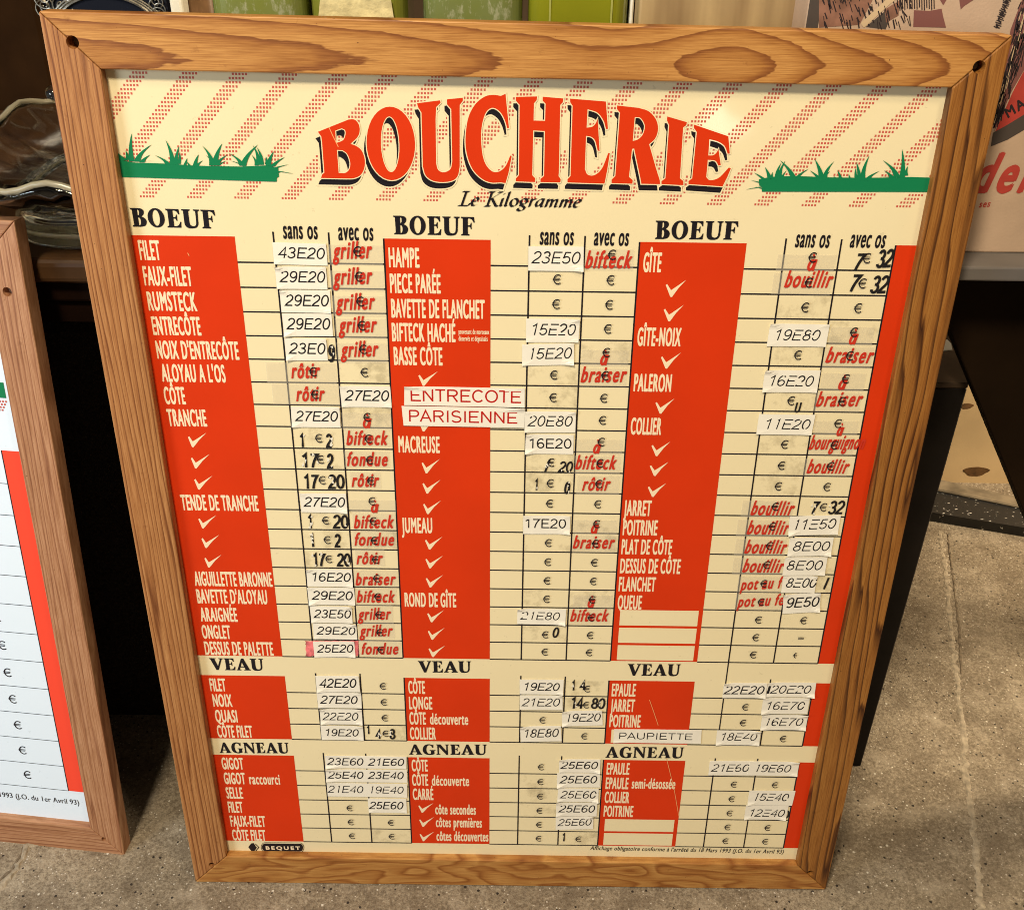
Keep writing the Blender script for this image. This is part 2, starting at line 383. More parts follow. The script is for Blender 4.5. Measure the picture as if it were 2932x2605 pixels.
# grotesque strokes for the printed price stickers (unit height)
def arc(cx, cy, rx, ry, a0, a1, n=14):
    return [(cx + rx*math.cos(math.radians(a0 + (a1-a0)*i/n)), cy + ry*math.sin(math.radians(a0 + (a1-a0)*i/n))) for i in range(n+1)]
GL = {
 '0': (0.60, [arc(.30,.5,.225,.46,90,450,24)]),
 '1': (0.58, [[(.10,.76),(.24,.86),(.33,.97),(.33,0)]]),
 '2': (0.60, [arc(.29,.71,.21,.25,168,0,12)+[(.47,.57),(.36,.42),(.20,.27),(.10,.14),(.06,.045),(.54,.045)]]),
 '3': (0.60, [arc(.28,.73,.19,.225,160,-80,14)+[(.22,.52)], [(.24,.52)]+arc(.28,.27,.225,.235,90,-165,16)]),
 '4': (0.60, [[(.43,0),(.43,.96),(.06,.30),(.57,.30)]]),
 '5': (0.60, [[(.50,.93),(.16,.93),(.10,.50)]+arc(.29,.31,.225,.265,130,-160,18)]),
 '6': (0.60, [arc(.32,.5,.25,.46,50,180,14)+[(.07,.36)], arc(.305,.30,.21,.26,90,450,20)]),
 '7': (0.60, [[(.06,.93),(.53,.93),(.40,.72),(.29,.46),(.22,.20),(.19,0)]]),
 '8': (0.60, [arc(.30,.735,.175,.22,90,450,20), arc(.30,.275,.22,.235,90,450,20)]),
 '9': (0.60, [arc(.295,.68,.21,.275,90,450,20), [(.505,.64)]+arc(.27,.5,.25,.46,0,-130,14)]),
 'E': (0.70, [[(.12,0),(.12,.98)], [(.10,.935),(.64,.935)], [(.10,.50),(.58,.50)], [(.10,.045),(.66,.045)]]),
 'N': (0.76, [[(.12,0),(.12,.98)], [(.12,.95),(.63,.05)], [(.63,0),(.63,.98)]]),
 'T': (0.64, [[(.03,.935),(.60,.935)], [(.315,0),(.315,.93)]]),
 'R': (0.76, [[(.12,0),(.12,.98)], [(.12,.935),(.42,.935)]+arc(.44,.71,.20,.225,90,-90,10)+[(.12,.485)], [(.40,.48),(.66,0)]]),
 'C': (0.76, [arc(.40,.5,.31,.455,42,318,24)]),
 'O': (0.80, [arc(.40,.5,.325,.455,90,450,26)]),
 'P': (0.70, [[(.12,0),(.12,.98)], [(.12,.935),(.40,.935)]+arc(.42,.69,.20,.245,90,-90,10)+[(.12,.445)]]),
 'A': (0.70, [[(.03,0),(.335,.96),(.65,0)], [(.14,.33),(.54,.33)]]),
 'I': (0.30, [[(.15,0),(.15,.98)]]),
 'S': (0.70, [arc(.34,.73,.23,.225,25,270,14)+arc(.34,.265,.26,.24,90,-155,14)]),
 'U': (0.76, [[(.11,.98),(.11,.32)]+arc(.37,.30,.26,.255,180,360,12)+[(.63,.98)]]),
 ' ': (0.42, []),
 '/': (0.40, [[(.06,0),(.34,.98)]]), 'l': (0.24, [[(.12,0),(.12,.98)]]), 'u': (0.60, [[(.10,.98),(.10,.34)]+arc(.30,.30,.20,.24,180,360,10)+[(.50,.98)]]),
}
def grotesque(fl, t, x0, v0, x1, v1, h, z, wt=0.085, shear=0.2, m=0, faded=0.0, rnd=None):
    W = sum(GL[c][0] for c in t); L = math.hypot(x1-x0, v1-v0); sx = L / W; dx, dy = (x1-x0)/L, (v1-v0)/L
    def T(p, ox):
        X, Y = (p[0] + ox) * sx + p[1] * h * shear, p[1] * h
        return (x0 + X*dx - Y*dy, v0 + X*dy + Y*dx)
    ox = 0
    for c in t:
        a, st = GL[c]
        for i, l in enumerate(st):
            l2 = l
            if faded and rnd:
                if c == 'E' and i == 0: l2 = [(.12, 0), (.12, 1 - faded*0.9*rnd.random())]
                elif len(l) > 6 and rnd.random() < faded*0.6: k = rnd.randrange(2, len(l)-2); fl.ribbon([T(p, ox) for p in l[:k]], wt*h, z, m) if k > 2 else None; l2 = l[k+1:]
                elif c in '14' and rnd.random() < faded*0.7: l2 = l[1:]
            if len(l2) > 1:
                cl = len(l2) > 18 and l2 is l and c in '0689O' and (Vector(l2[0])-Vector(l2[-1])).length < 1e-6
                fl.ribbon([T(p, ox) for p in (l2[:-1] if cl else l2)], wt*h*(0.85 if faded else 1), z, m, closed=cl)
        ox += a

# heavy flared-serif capitals for the headings (unit height)
def bez(pts, n=6):
    """closed outline; entries (x,y) are corners, (x,y,'c') are smooth points"""
    out = []; N = len(pts)
    for i in range(N):
        p0, p1, p2, p3 = [Vector(pts[(i+k) % N][:2]) for k in (-1, 0, 1, 2)]
        s1, s2 = len(pts[i]) > 2, len(pts[(i+1) % N]) > 2
        if not (s1 or s2): out.append(tuple(p1)); continue
        t1 = (p2 - p0) * 0.5 if s1 else (p2 - p1)
        t2 = (p3 - p1) * 0.5 if s2 else (p2 - p1)
        for k in range(n):
            u = k / n
            q = p1*(2*u**3-3*u*u+1) + t1*(u**3-2*u*u+u) + p2*(-2*u**3+3*u*u) + t2*(u**3-u*u)
            out.append(tuple(q))
    return out
HG = {
 'B': (0.80, [(0,0),(.02,.06),(.10,.10),(.08,.90),(-.02,.95),(-.02,1),(.42,1),(.60,.965,'c'),(.70,.86,'c'),(.68,.70,'c'),(.57,.57,'c'),(.54,.545),(.66,.50,'c'),(.77,.38,'c'),(.78,.22,'c'),(.68,.06,'c'),(.46,0)],
       [[(.36,.92),(.42,.90,'c'),(.445,.80,'c'),(.43,.66,'c'),(.36,.60)], [(.36,.51),(.43,.48,'c'),(.48,.36,'c'),(.47,.18,'c'),(.42,.09,'c'),(.36,.08)]]),
 'O': (0.94, arc(.46,.5,.45,.52,0,360,30)[:-1], [arc(.46,.5,.19,.43,0,360,24)[:-1]]),
 'E': (0.80, [(0,0),(.01,.06),(.10,.10),(.10,.90),(.0,.94),(0,1),(.70,1),(.72,.72),(.66,.72),(.58,.86,'c'),(.46,.92),(.37,.92),(.37,.56),(.45,.56),(.50,.60,'c'),(.53,.70),(.575,.70),(.575,.36),(.53,.36),(.50,.45,'c'),(.45,.49),(.37,.49),(.37,.08),(.48,.08),(.62,.14,'c'),(.72,.32),(.77,.32),(.74,0)], []),
 'U': (0.94, [(-.02,1),(-.02,.95),(.07,.91),(.07,.36),(.09,.16,'c'),(.22,.01,'c'),(.46,-.02,'c'),(.70,.04,'c'),(.81,.22,'c'),(.82,.40),(.84,.91),(.93,.95),(.93,1),(.60,1),(.60,.95),(.71,.91),(.71,.38),(.67,.17,'c'),(.53,.10,'c'),(.38,.17,'c'),(.34,.38),(.34,.91),(.43,.95),(.43,1)], []),
 'F': (0.76, [(0,0),(.01,.06),(.10,.10),(.10,.90),(.0,.94),(0,1),(.72,1),(.76,.70),(.70,.70),(.60,.86,'c'),(.48,.92),(.38,.92),(.38,.55),(.45,.55),(.51,.59,'c'),(.54,.69),(.59,.69),(.59,.35),(.54,.35),(.51,.44,'c'),(.45,.48),(.38,.48),(.38,.10),(.47,.06),(.47,0)], []),
 'V': (0.96, [(-.02,1),(-.02,.95),(.06,.91),(.40,0),(.56,0),(.88,.91),(.97,.95),(.97,1),(.64,1),(.64,.95),(.75,.91),(.55,.34),(.36,.91),(.45,.95),(.45,1)], []),
 'A': (0.98, [(-.02,0),(-.02,.05),(.06,.09),(.40,1),(.56,1),(.92,.09),(1.0,.05),(1.0,0),(.53,0),(.53,.05),(.62,.09),(.57,.25),(.28,.25),(.22,.09),(.32,.05),(.32,0)], [[(.31,.33),(.54,.33),(.42,.68)]]),
 'G': (1.0, [(.86,.98),(.84,.66),(.77,.66),(.68,.84,'c'),(.54,.92,'c'),(.38,.84,'c'),(.31,.60,'c'),(.33,.28,'c'),(.46,.09,'c'),(.60,.09),(.64,.13),(.64,.36),(.54,.40),(.54,.45),(1.0,.45),(1.0,.40),(.91,.36),(.91,.06),(.70,-.01,'c'),(.46,-.02,'c'),(.18,.08,'c'),(.03,.34,'c'),(.04,.66,'c'),(.20,.92,'c'),(.48,1.02,'c'),(.70,.97,'c'),(.78,.93),(.81,.98)], []),
 'N': (1.02, [(0,0),(0,.05),(.09,.09),(.09,.91),(0,.95),(0,1),(.34,1),(.78,.36),(.78,.91),(.68,.95),(.68,1),(1.0,1),(1.0,.95),(.90,.91),(.90,-.02),(.78,-.02),(.21,.76),(.21,.09),(.31,.05),(.31,0)], []),
}
def heading(fl, t, p0, p1, h, z, gap=0.06, m=0):
    W = sum(HG[c][0] + gap for c in t) - gap; L = math.hypot(p1[0]-p0[0], p1[1]-p0[1]); sx = L / W; dx, dy = (p1[0]-p0[0])/L, (p1[1]-p0[1])/L
    ox = 0
    for c in t:
        w, o, hs = HG[c]
        T = lambda p: (p0[0] + (p[0]+ox)*sx*dx - p[1]*h*dy, p0[1] + (p[0]+ox)*sx*dy + p[1]*h*dx)
        fl.shape([T(p) for p in bez(o)], [[T(p) for p in bez(q)] for q in hs], z, m)
        ox += w + gap

# ------------------------------------------------------------------ setting: concrete floor
def concrete():
    m = bpy.data.materials.new('concrete'); m.use_nodes = True; nt = m.node_tree; nb = NB(nt); b = nt.nodes['Principled BSDF']
    vec = nb.n('ShaderNodeTexCoord').outputs['Object']
    a = nb.noise(vec, 5.0, 8.0, 0.62); g = nb.noise(vec, 330.0, 4.0, 0.75); k = nb.noise(vec, 85.0, 4.0, 0.6)
    c = nb.ramp(a, [(0.25, (0.185, 0.142, 0.096)), (0.5, (0.272, 0.217, 0.152)), (0.75, (0.37, 0.307, 0.225))])
    c = nb.mix(nb.ramp(g, [(0.38, (0.72,)*3), (0.52, (0, 0, 0))]), c, (0.10, 0.074, 0.048))
    c = nb.mix(nb.ramp(g, [(0.55, (0, 0, 0)), (0.70, (0.8,)*3)]), c, (0.50, 0.425, 0.32))
    c = nb.mix(nb.math('MULTIPLY', nb.math('SUBTRACT', k, 0.45), 0.8), c, (0.15, 0.115, 0.08))
    m2 = nb.noise(vec, 24.0, 5.0, 0.65)
    c = nb.mix(nb.ramp(m2, [(0.50, (0, 0, 0)), (0.68, (0.6,)*3)]), c, (0.13, 0.095, 0.062))
    c = nb.mix(nb.ramp(m2, [(0.32, (0.5,)*3), (0.46, (0, 0, 0))]), c, (0.43, 0.36, 0.27))
    def spots(scale, size, thr):
        v = nb.n('ShaderNodeTexVoronoi'); nt.links.new(vec, v.inputs['Vector']); v.inputs['Scale'].default_value = scale
        sx = nb.n('ShaderNodeSeparateColor'); nt.links.new(v.outputs['Color'], sx.inputs[0])
        d = nb.math('ADD', v.outputs['Distance'], nb.math('MULTIPLY', nb.math('SUBTRACT', g, 0.5), 0.25))
        return nb.math('MULTIPLY', nb.math('LESS_THAN', d, size), nb.math('GREATER_THAN', sx.outputs[0], thr))
    c = nb.mix(spots(150.0, 0.21, 0.80), c, (0.030, 0.022, 0.016))
    c = nb.mix(spots(130.0, 0.17, 0.92), c, (0.62, 0.57, 0.48))
    c = nb.mix(spots(300.0, 0.24, 0.86), c, (0.56, 0.50, 0.42))
    nt.links.new(c, b.inputs['Base Color']); b.inputs['Roughness'].default_value = 0.75; b.inputs['Specular IOR Level'].default_value = 0.3
    bp = nb.n('ShaderNodeBump'); bp.inputs['Strength'].default_value = 0.6; bp.inputs['Distance'].default_value = 0.003
    nt.links.new(nb.math('ADD', g, nb.math('MULTIPLY', k, 0.8)), bp.inputs['Height']); nt.links.new(bp.outputs[0], b.inputs['Normal'])
    return m
CONC = concrete()
floor = mesh_obj('floor', [(-4, -3, 0.0012), (4, -3, 0.0012), (4, 4, 0.0012), (-4, 4, 0.0012)], [(0, 1, 2, 3)], CONC); tag(floor, kind='structure')
def raised_line(name, pts, w, h, m, sd):
    """a ragged ridge of mortar on the floor"""
    r = random.Random(sd); bm = bmesh.new(); rows = []
    P = []
    for a, b in zip(pts, pts[1:]):
        n = max(2, int((Vector(b)-Vector(a)).length / 0.006))
        P += [Vector(a).lerp(Vector(b), i/n) for i in range(n)]
    P.append(Vector(pts[-1]))
    for i, p in enumerate(P):
        t = (P[min(i+1, len(P)-1)] - P[max(i-1, 0)]).normalized(); n = Vector((-t.y, t.x))
        a, b = w*(0.35+0.8*r.random()), w*(0.35+0.8*r.random()); hh = h*(0.4+0.9*r.random()); off = n * w * (r.random()-0.5)*0.5
        q = p + off
        rows.append([bm.verts.new((*(q - n*a), 0.0007)), bm.verts.new((*(q - n*a*0.3), hh + 0.0012)), bm.verts.new((*(q + n*b*0.4), hh*0.9 + 0.0012)), bm.verts.new((*(q + n*b), 0.0007))])
    for a, b in zip(rows, rows[1:]):
        for k in range(3): bm.faces.new((a[k], a[k+1], b[k+1], b[k]))
    o = bm_obj(name, bm, m); tag(o, kind='structure'); return o
SEAMM = mat('mortar', (0.315, 0.26, 0.19), 0.85, var=0.35, vscale=150, bump=0.6, bscale=300)
SEAMD = mat('dark_crack_dirt', (0.15, 0.115, 0.078), 0.9, var=0.4, vscale=200)
raised_line('floor_joint', [at_z(*p) for p in ((2688,1520),(2706,1640),(2722,1800),(2738,1960),(2756,2080),(2762,2200),(2782,2340),(2795,2480),(2812,2640))], 0.0068, 0.0006, SEAMM, 3)
raised_line('floor_joint', [at_z(*p) for p in ((2712,1530),(2728,1660),(2745,1800),(2752,1930))], 0.0035, 0.0006, SEAMD, 4)
raised_line('floor_joint', [at_z(*p) for p in ((118,2405),(80,2425),(62,2462),(48,2490),(14,2520),(-20,2560))], 0.006, 0.002, SEAMM, 5)
raised_line('floor_joint', [at_z(*p) for p in ((70,2425),(50,2460),(36,2490),(8,2512),(-30,2550))], 0.003, 0.0007, SEAMD, 6)

# ------------------------------------------------------------------ picture frames
def rails(root, corners_out, corners_in, depth, mats, holes, rebate, hole_r):
    """four mitred rails (top, right, bottom, left) with drilled corner holes"""
    TLo, TRo, BRo, BLo = corners_out; TLi, TRi, BRi, BLi = corners_in
    quads = [(TLo, TRo, TRi, TLi), (TRo, BRo, BRi, TRi), (BRo, BLo, BLi, BRi), (BLo, TLo, TLi, BLi)]
    cut = []
    for (hx, hv, rr) in holes:
        bm = bmesh.new(); bmesh.ops.create_cone(bm, cap_ends=True, segments=24, radius1=rr*0.8, radius2=rr*1.05, depth=0.02, matrix=Matrix.Translation((hx, hv, -0.0015)))
        me = bpy.data.meshes.new('drill'); bm.to_mesh(me); bm.free(); o = bpy.data.objects.new('drill', me); link(o, root); cut.append(o)
    for q, m in zip(quads, mats):
        bm = bmesh.new()
        cx = sum(p[0] for p in q)/4; cv = sum(p[1] for p in q)/4
        e = Vector((q[1][0]-q[0][0], q[1][1]-q[0][1])).normalized() * 0.00018
        pts = [(q[0][0]+e.x, q[0][1]+e.y), (q[1][0]-e.x, q[1][1]-e.y), (q[2][0]-e.x, q[2][1]-e.y), (q[3][0]+e.x, q[3][1]+e.y)]
        bm_prism(bm, pts, -depth, 0.0, 0.0010, seg=2)
        bmesh.ops.recalc_face_normals(bm, faces=bm.faces)
        o = bm_obj('frame_rail', bm, m, root)
        for c in cut:
            md = o.modifiers.new('drill', 'BOOLEAN'); md.object = c; md.operation = 'DIFFERENCE'; md.solver = 'EXACT'
        if cut:
            dg = bpy.context.evaluated_depsgraph_get()
            me = bpy.data.meshes.new_from_object(o.evaluated_get(dg)); o.modifiers.clear(); old = o.data; o.data = me; bpy.data.meshes.remove(old)
            me.materials.clear(); me.materials.append(m)
            for p in me.polygons: p.material_index = 0
    for c in cut:
        d = c.data; bpy.data.objects.remove(c); bpy.data.meshes.remove(d)
    for (hx, hv, rr) in holes:
        bm = bmesh.new(); bmesh.ops.create_cone(bm, cap_ends=True, segments=16, radius1=rr*0.62, radius2=rr*0.5, depth=0.003, matrix=Matrix.Translation((hx, hv, -0.0098)))
        bm_obj('screw', bm, STEEL, root)

# =================================================================== main price board
LEAN = math.radians(5.0)
M1 = Matrix.Rotation(math.pi/2 - LEAN, 4, 'X')
SH = -0.008                                            # the printed sheet lies 8 mm behind the frame's face
VT = 0.6795                                            # height on the board of the table's top line
board = thing('price_board', 'large pine framed red and cream butcher price board headed BOUCHERIE', 'price board', M1)
def PB(px, py): return on_plane(px, py, M1, SH)
def Z(ox, oy, s): return lambda x, y: PB(ox + x / s, oy + y / s)
R2 = Z(900, 0, 2.044); R3 = Z(1932, 0, 2.044); R1 = Z(0, 0, 2.044); C8 = Z(800, 230, 1.514)
A4 = Z(350, 560, 2.555); A5 = Z(1080, 560, 2.555); A6 = Z(1780, 560, 2.2711)
B1 = Z(450, 1200, 2.5945); B2 = Z(1100, 1200, 2.5943); B3 = Z(1720, 1200, 2.555)
D1 = Z(540, 1850, 2.7941); D2 = Z(1130, 1850, 2.7938); D3 = Z(1680, 1850, 2.405)
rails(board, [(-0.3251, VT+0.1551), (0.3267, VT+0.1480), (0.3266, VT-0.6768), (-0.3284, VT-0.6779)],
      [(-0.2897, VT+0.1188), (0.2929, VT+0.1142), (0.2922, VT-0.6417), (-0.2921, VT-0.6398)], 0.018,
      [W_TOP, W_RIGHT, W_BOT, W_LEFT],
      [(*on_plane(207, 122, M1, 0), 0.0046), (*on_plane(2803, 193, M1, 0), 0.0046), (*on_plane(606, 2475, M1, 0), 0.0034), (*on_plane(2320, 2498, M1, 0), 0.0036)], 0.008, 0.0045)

P, YU = 0.19, 0.62366
def X(c): return (c - 1.54) * P
def V(y): return VT - y * YU
SEC = {'b': (0.0, 0.6228, 20, -0.0030), 'v': (0.6595, 0.7828, 4, 0.6595), 'a': (0.8162, 1.0030, 6, 0.8162)}
def rowv(sec, k):                                      # lower edge of row k (1-based); k = 0 is the top of the block
    a, b, n, t = SEC[sec]; return V(t + (b - t) * k / n)

bm = bmesh.new(); bm_box(bm, -0.302, 0.302, 0.018, VT+0.136, SH-0.002, SH)
poster = bm_obj('printed_sheet', bm, CREAM, board)
dz = lambda k: SH + k * 1e-5
ZD, ZR, ZL, ZN = dz(8), dz(16), dz(24), dz(32)

# slanted dot-screen stripes
fl = Flat()
pit = 0.00228; pv = 0.00275
p_a = PB(440, 207); p_b = PB(362, 590)
def stripe(x_top, v_top, v_bot):
    v = v_top; k = 0
    while v > v_bot:
        x = x_top - k * 0.90 * pv
        for i in range(5):
            xx = x + i * pit
            if -0.2915 < xx < 0.2925: fl.rect(xx, xx + 0.00138, v - 0.00155, v, ZD)
        v -= pv; k += 1
sx0, _ = PB(*[q for q in (0 + 790/2.044, 410/2.044)])
tops = [0 + 790/2.044, 1085/2.044, 1375/2.044, 1665/2.044, 1960/2.044]
xt = [PB(t, 200 + 4*i)[0] for i, t in enumerate(tops)]
step = (xt[-1] - xt[0]) / 4
vbot = VT + 0.030
k = -3
for k in range(-1, 20):
    stripe(xt[0] + k * step, VT + 0.1195, vbot)
fl.obj('dot_stripes', [DOT], poster)

# red columns
for sec in 'bva':
    top, bot = rowv(sec, 0), rowv(sec, SEC[sec][2])
    for c in range(3):
        fl = Flat(); x0 = X(c) if c else -0.2935
        fl.rect(x0 + (0.0004 if c else 0), X(c + 0.418), bot, top, ZR)
        fl.obj('red_column', [RED], poster)
    fl = Flat(); fl.rect(X(3), 0.2935, bot, top, ZR); fl.obj('red_strip', [RED], poster)
for sec, rows in (('b', (18, 19, 20)), ('v', (4,)), ('a', (5, 6))):
    for r in rows:
        a, b = rowv(sec, r - 1), rowv(sec, r)
        fl = Flat(); fl.rect(X(2.030), X(2.398), b + 0.0012, a - 0.0014, ZL); fl.obj('blank_name_box', [CREAM], poster)

# ruled table
fl = Flat(); LW = 0.00115
for sec in 'bva':
    n = SEC[sec][2]
    for c in range(3):
        for r in range(1, n + 1):
            v = rowv(sec, r); fl.rect(X(c + 0.418), X(c + 1), v - LW/2, v + LW/2, ZL)
        for u, up in ((0.5695, 0.004), (0.786, 0.004), (1.0, 0.0)):
            if sec == 'v' and c == 2 and u == 0.5695: continue
            x = X(c + u); fl.rect(x - LW*0.55, x + LW*0.55, rowv(sec, n), rowv(sec, 0) + up, ZL + 1e-5)
x = X(2.5695); fl.rect(x - LW*0.5, x + LW*0.5, rowv('v', 4), rowv('b', 20), ZL + 1e-5)
fl.obj('ruled_lines', [BLACK], poster)

# title
TT = {
 'B': ([(20,772),(200,700),(232,700,'c'),(256,722,'c'),(265,760,'c'),(254,800,'c'),(212,842),(250,858,'c'),(280,888,'c'),(295,940,'c'),(290,990,'c'),(268,1026,'c'),(230,1043,'c'),(190,1045),(38,1042),(45,1022),(58,1010),(44,830),(40,800)],
       [[(122,765),(160,752),(178,762,'c'),(182,785,'c'),(168,820,'c'),(126,838)], [(132,878),(165,880),(192,902,'c'),(209,950,'c'),(204,990,'c'),(180,1012,'c'),(142,1012)]]),
 'O': ([(447+142*math.cos(a)-6*math.sin(a), 840-215*math.sin(a)) for a in [2*math.pi*i/36 for i in range(36)]],
       [[(443+54*math.cos(a)-6*math.sin(a), 845-163*math.sin(a)) for a in [2*math.pi*i/28 for i in range(28)]]]),
 'U': ([(600,605),(735,588),(738,603),(712,628),(709,700),(712,955),(722,992,'c'),(747,1008,'c'),(775,1004,'c'),(798,985,'c'),(806,945),(800,640),(776,612),(775,582),(868,573),(868,592),(850,615),(850,975),(838,1030,'c'),(805,1058,'c'),(745,1066,'c'),(688,1056,'c'),(650,1025,'c'),(634,975),(626,660),(606,628)], []),
 'C': ([(1118,550),(1138,750),(1128,752),(1112,700,'c'),(1085,655,'c'),(1045,632,'c'),(1008,652,'c'),(985,710,'c'),(975,790,'c'),(981,890,'c'),(1000,958,'c'),(1038,1002,'c'),(1080,1004,'c'),(1118,972,'c'),(1146,910),(1154,914),(1136,1010),(1118,1072),(1090,1068),(1030,1068,'c'),(975,1043,'c'),(922,985,'c'),(890,895,'c'),(884,800,'c'),(900,690,'c'),(940,612,'c'),(995,567,'c'),(1045,556,'c'),(1090,562)], []),
 'H': ([(1178,568),(1303,565),(1300,588),(1284,606),(1282,706),(1349,708),(1352,608),(1335,590),(1335,567),(1456,577),(1453,600),(1438,615),(1430,1008),(1428,1030),(1441,1050),(1438,1068),(1322,1066),(1322,1048),(1343,1030),(1348,768),(1280,764),(1274,1025),(1292,1045),(1290,1066),(1178,1062),(1178,1045),(1196,1025),(1200,615),(1178,590)], []),
 'E': ([(1495,578),(1705,595),(1717,755),(1706,757),(1690,705,'c'),(1655,660,'c'),(1598,640),(1592,748),(1625,742,'c'),(1645,722,'c'),(1657,695),(1668,885),(1657,882),(1642,825,'c'),(1620,802,'c'),(1589,796),(1582,990),(1598,1022,'c'),(1638,1025,'c'),(1682,985,'c'),(1719,895),(1728,898),(1712,1000),(1697,1075),(1480,1068),(1480,1050),(1498,1030),(1510,620),(1496,600)], []),
 'R': ([(1770,618),(1895,632),(1955,652,'c'),(1998,700,'c'),(2010,755,'c'),(1995,808,'c'),(1958,845),(1998,985),(2020,1055),(2022,1078),(1912,1076),(1908,1050),(1870,870),(1858,872),(1840,1035),(1862,1055),(1860,1076),(1738,1072),(1738,1052),(1760,1030),(1787,660),(1770,640)],
       [[(1874,686),(1908,692,'c'),(1932,735,'c'),(1922,785,'c'),(1894,815,'c'),(1862,826)]]),
}
T8 = {
 'I': ([(1680,157),(1765,182),(1763,195),(1749,205),(1735,425),(1750,437),(1750,455),(1655,450),(1655,437),(1672,425),(1688,195),(1679,175)], []),
 'F': ([(1795,192),(1945,243),(1951,318),(1942,319),(1928,285,'c'),(1900,266,'c'),(1863,256),(1858,326),(1878,325,'c'),(1892,315,'c'),(1902,298),(1912,368),(1902,370),(1888,349,'c'),(1856,345),(1849,420),(1866,433,'c'),(1904,422,'c'),(1947,378),(1956,382),(1940,420),(1920,460),(1772,450),(1772,437),(1788,425),(1808,225),(1796,208)], []),
}
red, blk, rim = Flat(), Flat(), Flat()
for src, tr, off in ((TT, R2, (-15, 38)), (T8, C8, (-11, 28))):
    for o, hs in src.values():
        O2 = [tr(*p) for p in bez(o)]; H2 = [[tr(*p) for p in bez(q)] for q in hs]
        red.shape(O2, H2, dz(48))
        cx = sum(p[0] for p in O2)/len(O2)
        blk.shape([tr(p[0]+off[0], p[1]+off[1]) for p in bez(o)], [[tr(p[0]+off[0], p[1]+off[1]) for p in bez(q)] for q in hs], dz(36))
        rim.ribbon(O2, 0.0014, dz(43), closed=True)
        for q in H2: rim.ribbon(q, 0.0012, dz(43), closed=True)
        rim.ribbon([tr(p[0]+off[0], p[1]+off[1]) for p in bez(o)], 0.0022, dz(27), closed=True)
blk.obj('title_shadow', [BLACK], poster); rim.obj('title_outline', [CREAM], poster); red.obj('title_lettering', [RED], poster)

# Le Kilogramme, broad-nib italic
KG = {
 'L': (.95, [[(.12,1.65),(.62,1.65)], [(.38,1.65),(.30,.0)], [(.05,.02),(.80,.02),(.92,.35)]]),
 'e': (.66, [[(.12,.52),(.40,.56),(.52,.72),(.46,.94),(.30,.96),(.13,.72),(.08,.35),(.18,.06),(.36,.04),(.56,.22)]]),
 ' ': (.40, []),
 'K': (1.15, [[(.12,1.65),(.58,1.65)], [(.38,1.65),(.30,.0)], [(.08,.0),(.52,.0)], [(1.10,1.62),(.42,.85)], [(.50,.92),(.95,.06),(1.12,.0)], [(.86,1.65),(1.2,1.65)]]),
 'i': (.40, [[(.05,.80),(.20,.95),(.16,.12),(.24,.02),(.38,.18)], [(.20,1.42),(.22,1.50)]]),
 'l': (.40, [[(.06,1.62),(.20,1.70),(.14,.12),(.22,.02),(.38,.18)]]),
 'o': (.74, [arc(.36,.49,.27,.47,90,450,16)]),
 'g': (.74, [arc(.36,.62,.24,.34,90,450,14), [(.20,.34),(.16,.18),(.40,.06),(.56,-.10),(.50,-.38),(.26,-.48),(.04,-.36),(.08,-.16),(.26,-.02)], [(.52,.90),(.72,.95)]]),
 'r': (.54, [[(.05,.80),(.20,.95),(.16,.02)], [(.18,.60),(.36,.92),(.52,.90)]]),
 'a': (.74, [[(.56,.92),(.34,.95),(.14,.70),(.08,.32),(.20,.05),(.36,.14),(.54,.62),(.58,.95)], [(.58,.92),(.52,.14),(.60,.02),(.74,.18)]]),
 'm': (1.12, [[(.05,.80),(.20,.95),(.16,.02)], [(.18,.52),(.36,.90),(.50,.92),(.54,.70),(.52,.02)], [(.54,.52),(.72,.90),(.88,.92),(.92,.70),(.88,.12),(.96,.02),(1.10,.18)]]),
}
fl = Flat(); t = 'Le Kilogramme'; W = sum(KG[c][0] for c in t)
p0, p1 = R2(838, 1203), R2(1585, 1216); L = p1[0]-p0[0]; sx = L / (W + 0.4); xhh = (R2(1000,1120)[1] - R2(1000,1203)[1]) / 1.65; ox = 0
for c in t:
    w, st = KG[c]
    for l in st:
        pts = [(p0[0] + (p[0]+ox)*sx + p[1]*xhh*0.28, p0[1] + (p1[1]-p0[1])*((p[0]+ox)/W) + p[1]*xhh) for p in l]
        fl.nib(pts, 0.00095, 0.00045, dz(50))
    ox += w
fl.obj('subtitle_lettering', [BLACK], poster)

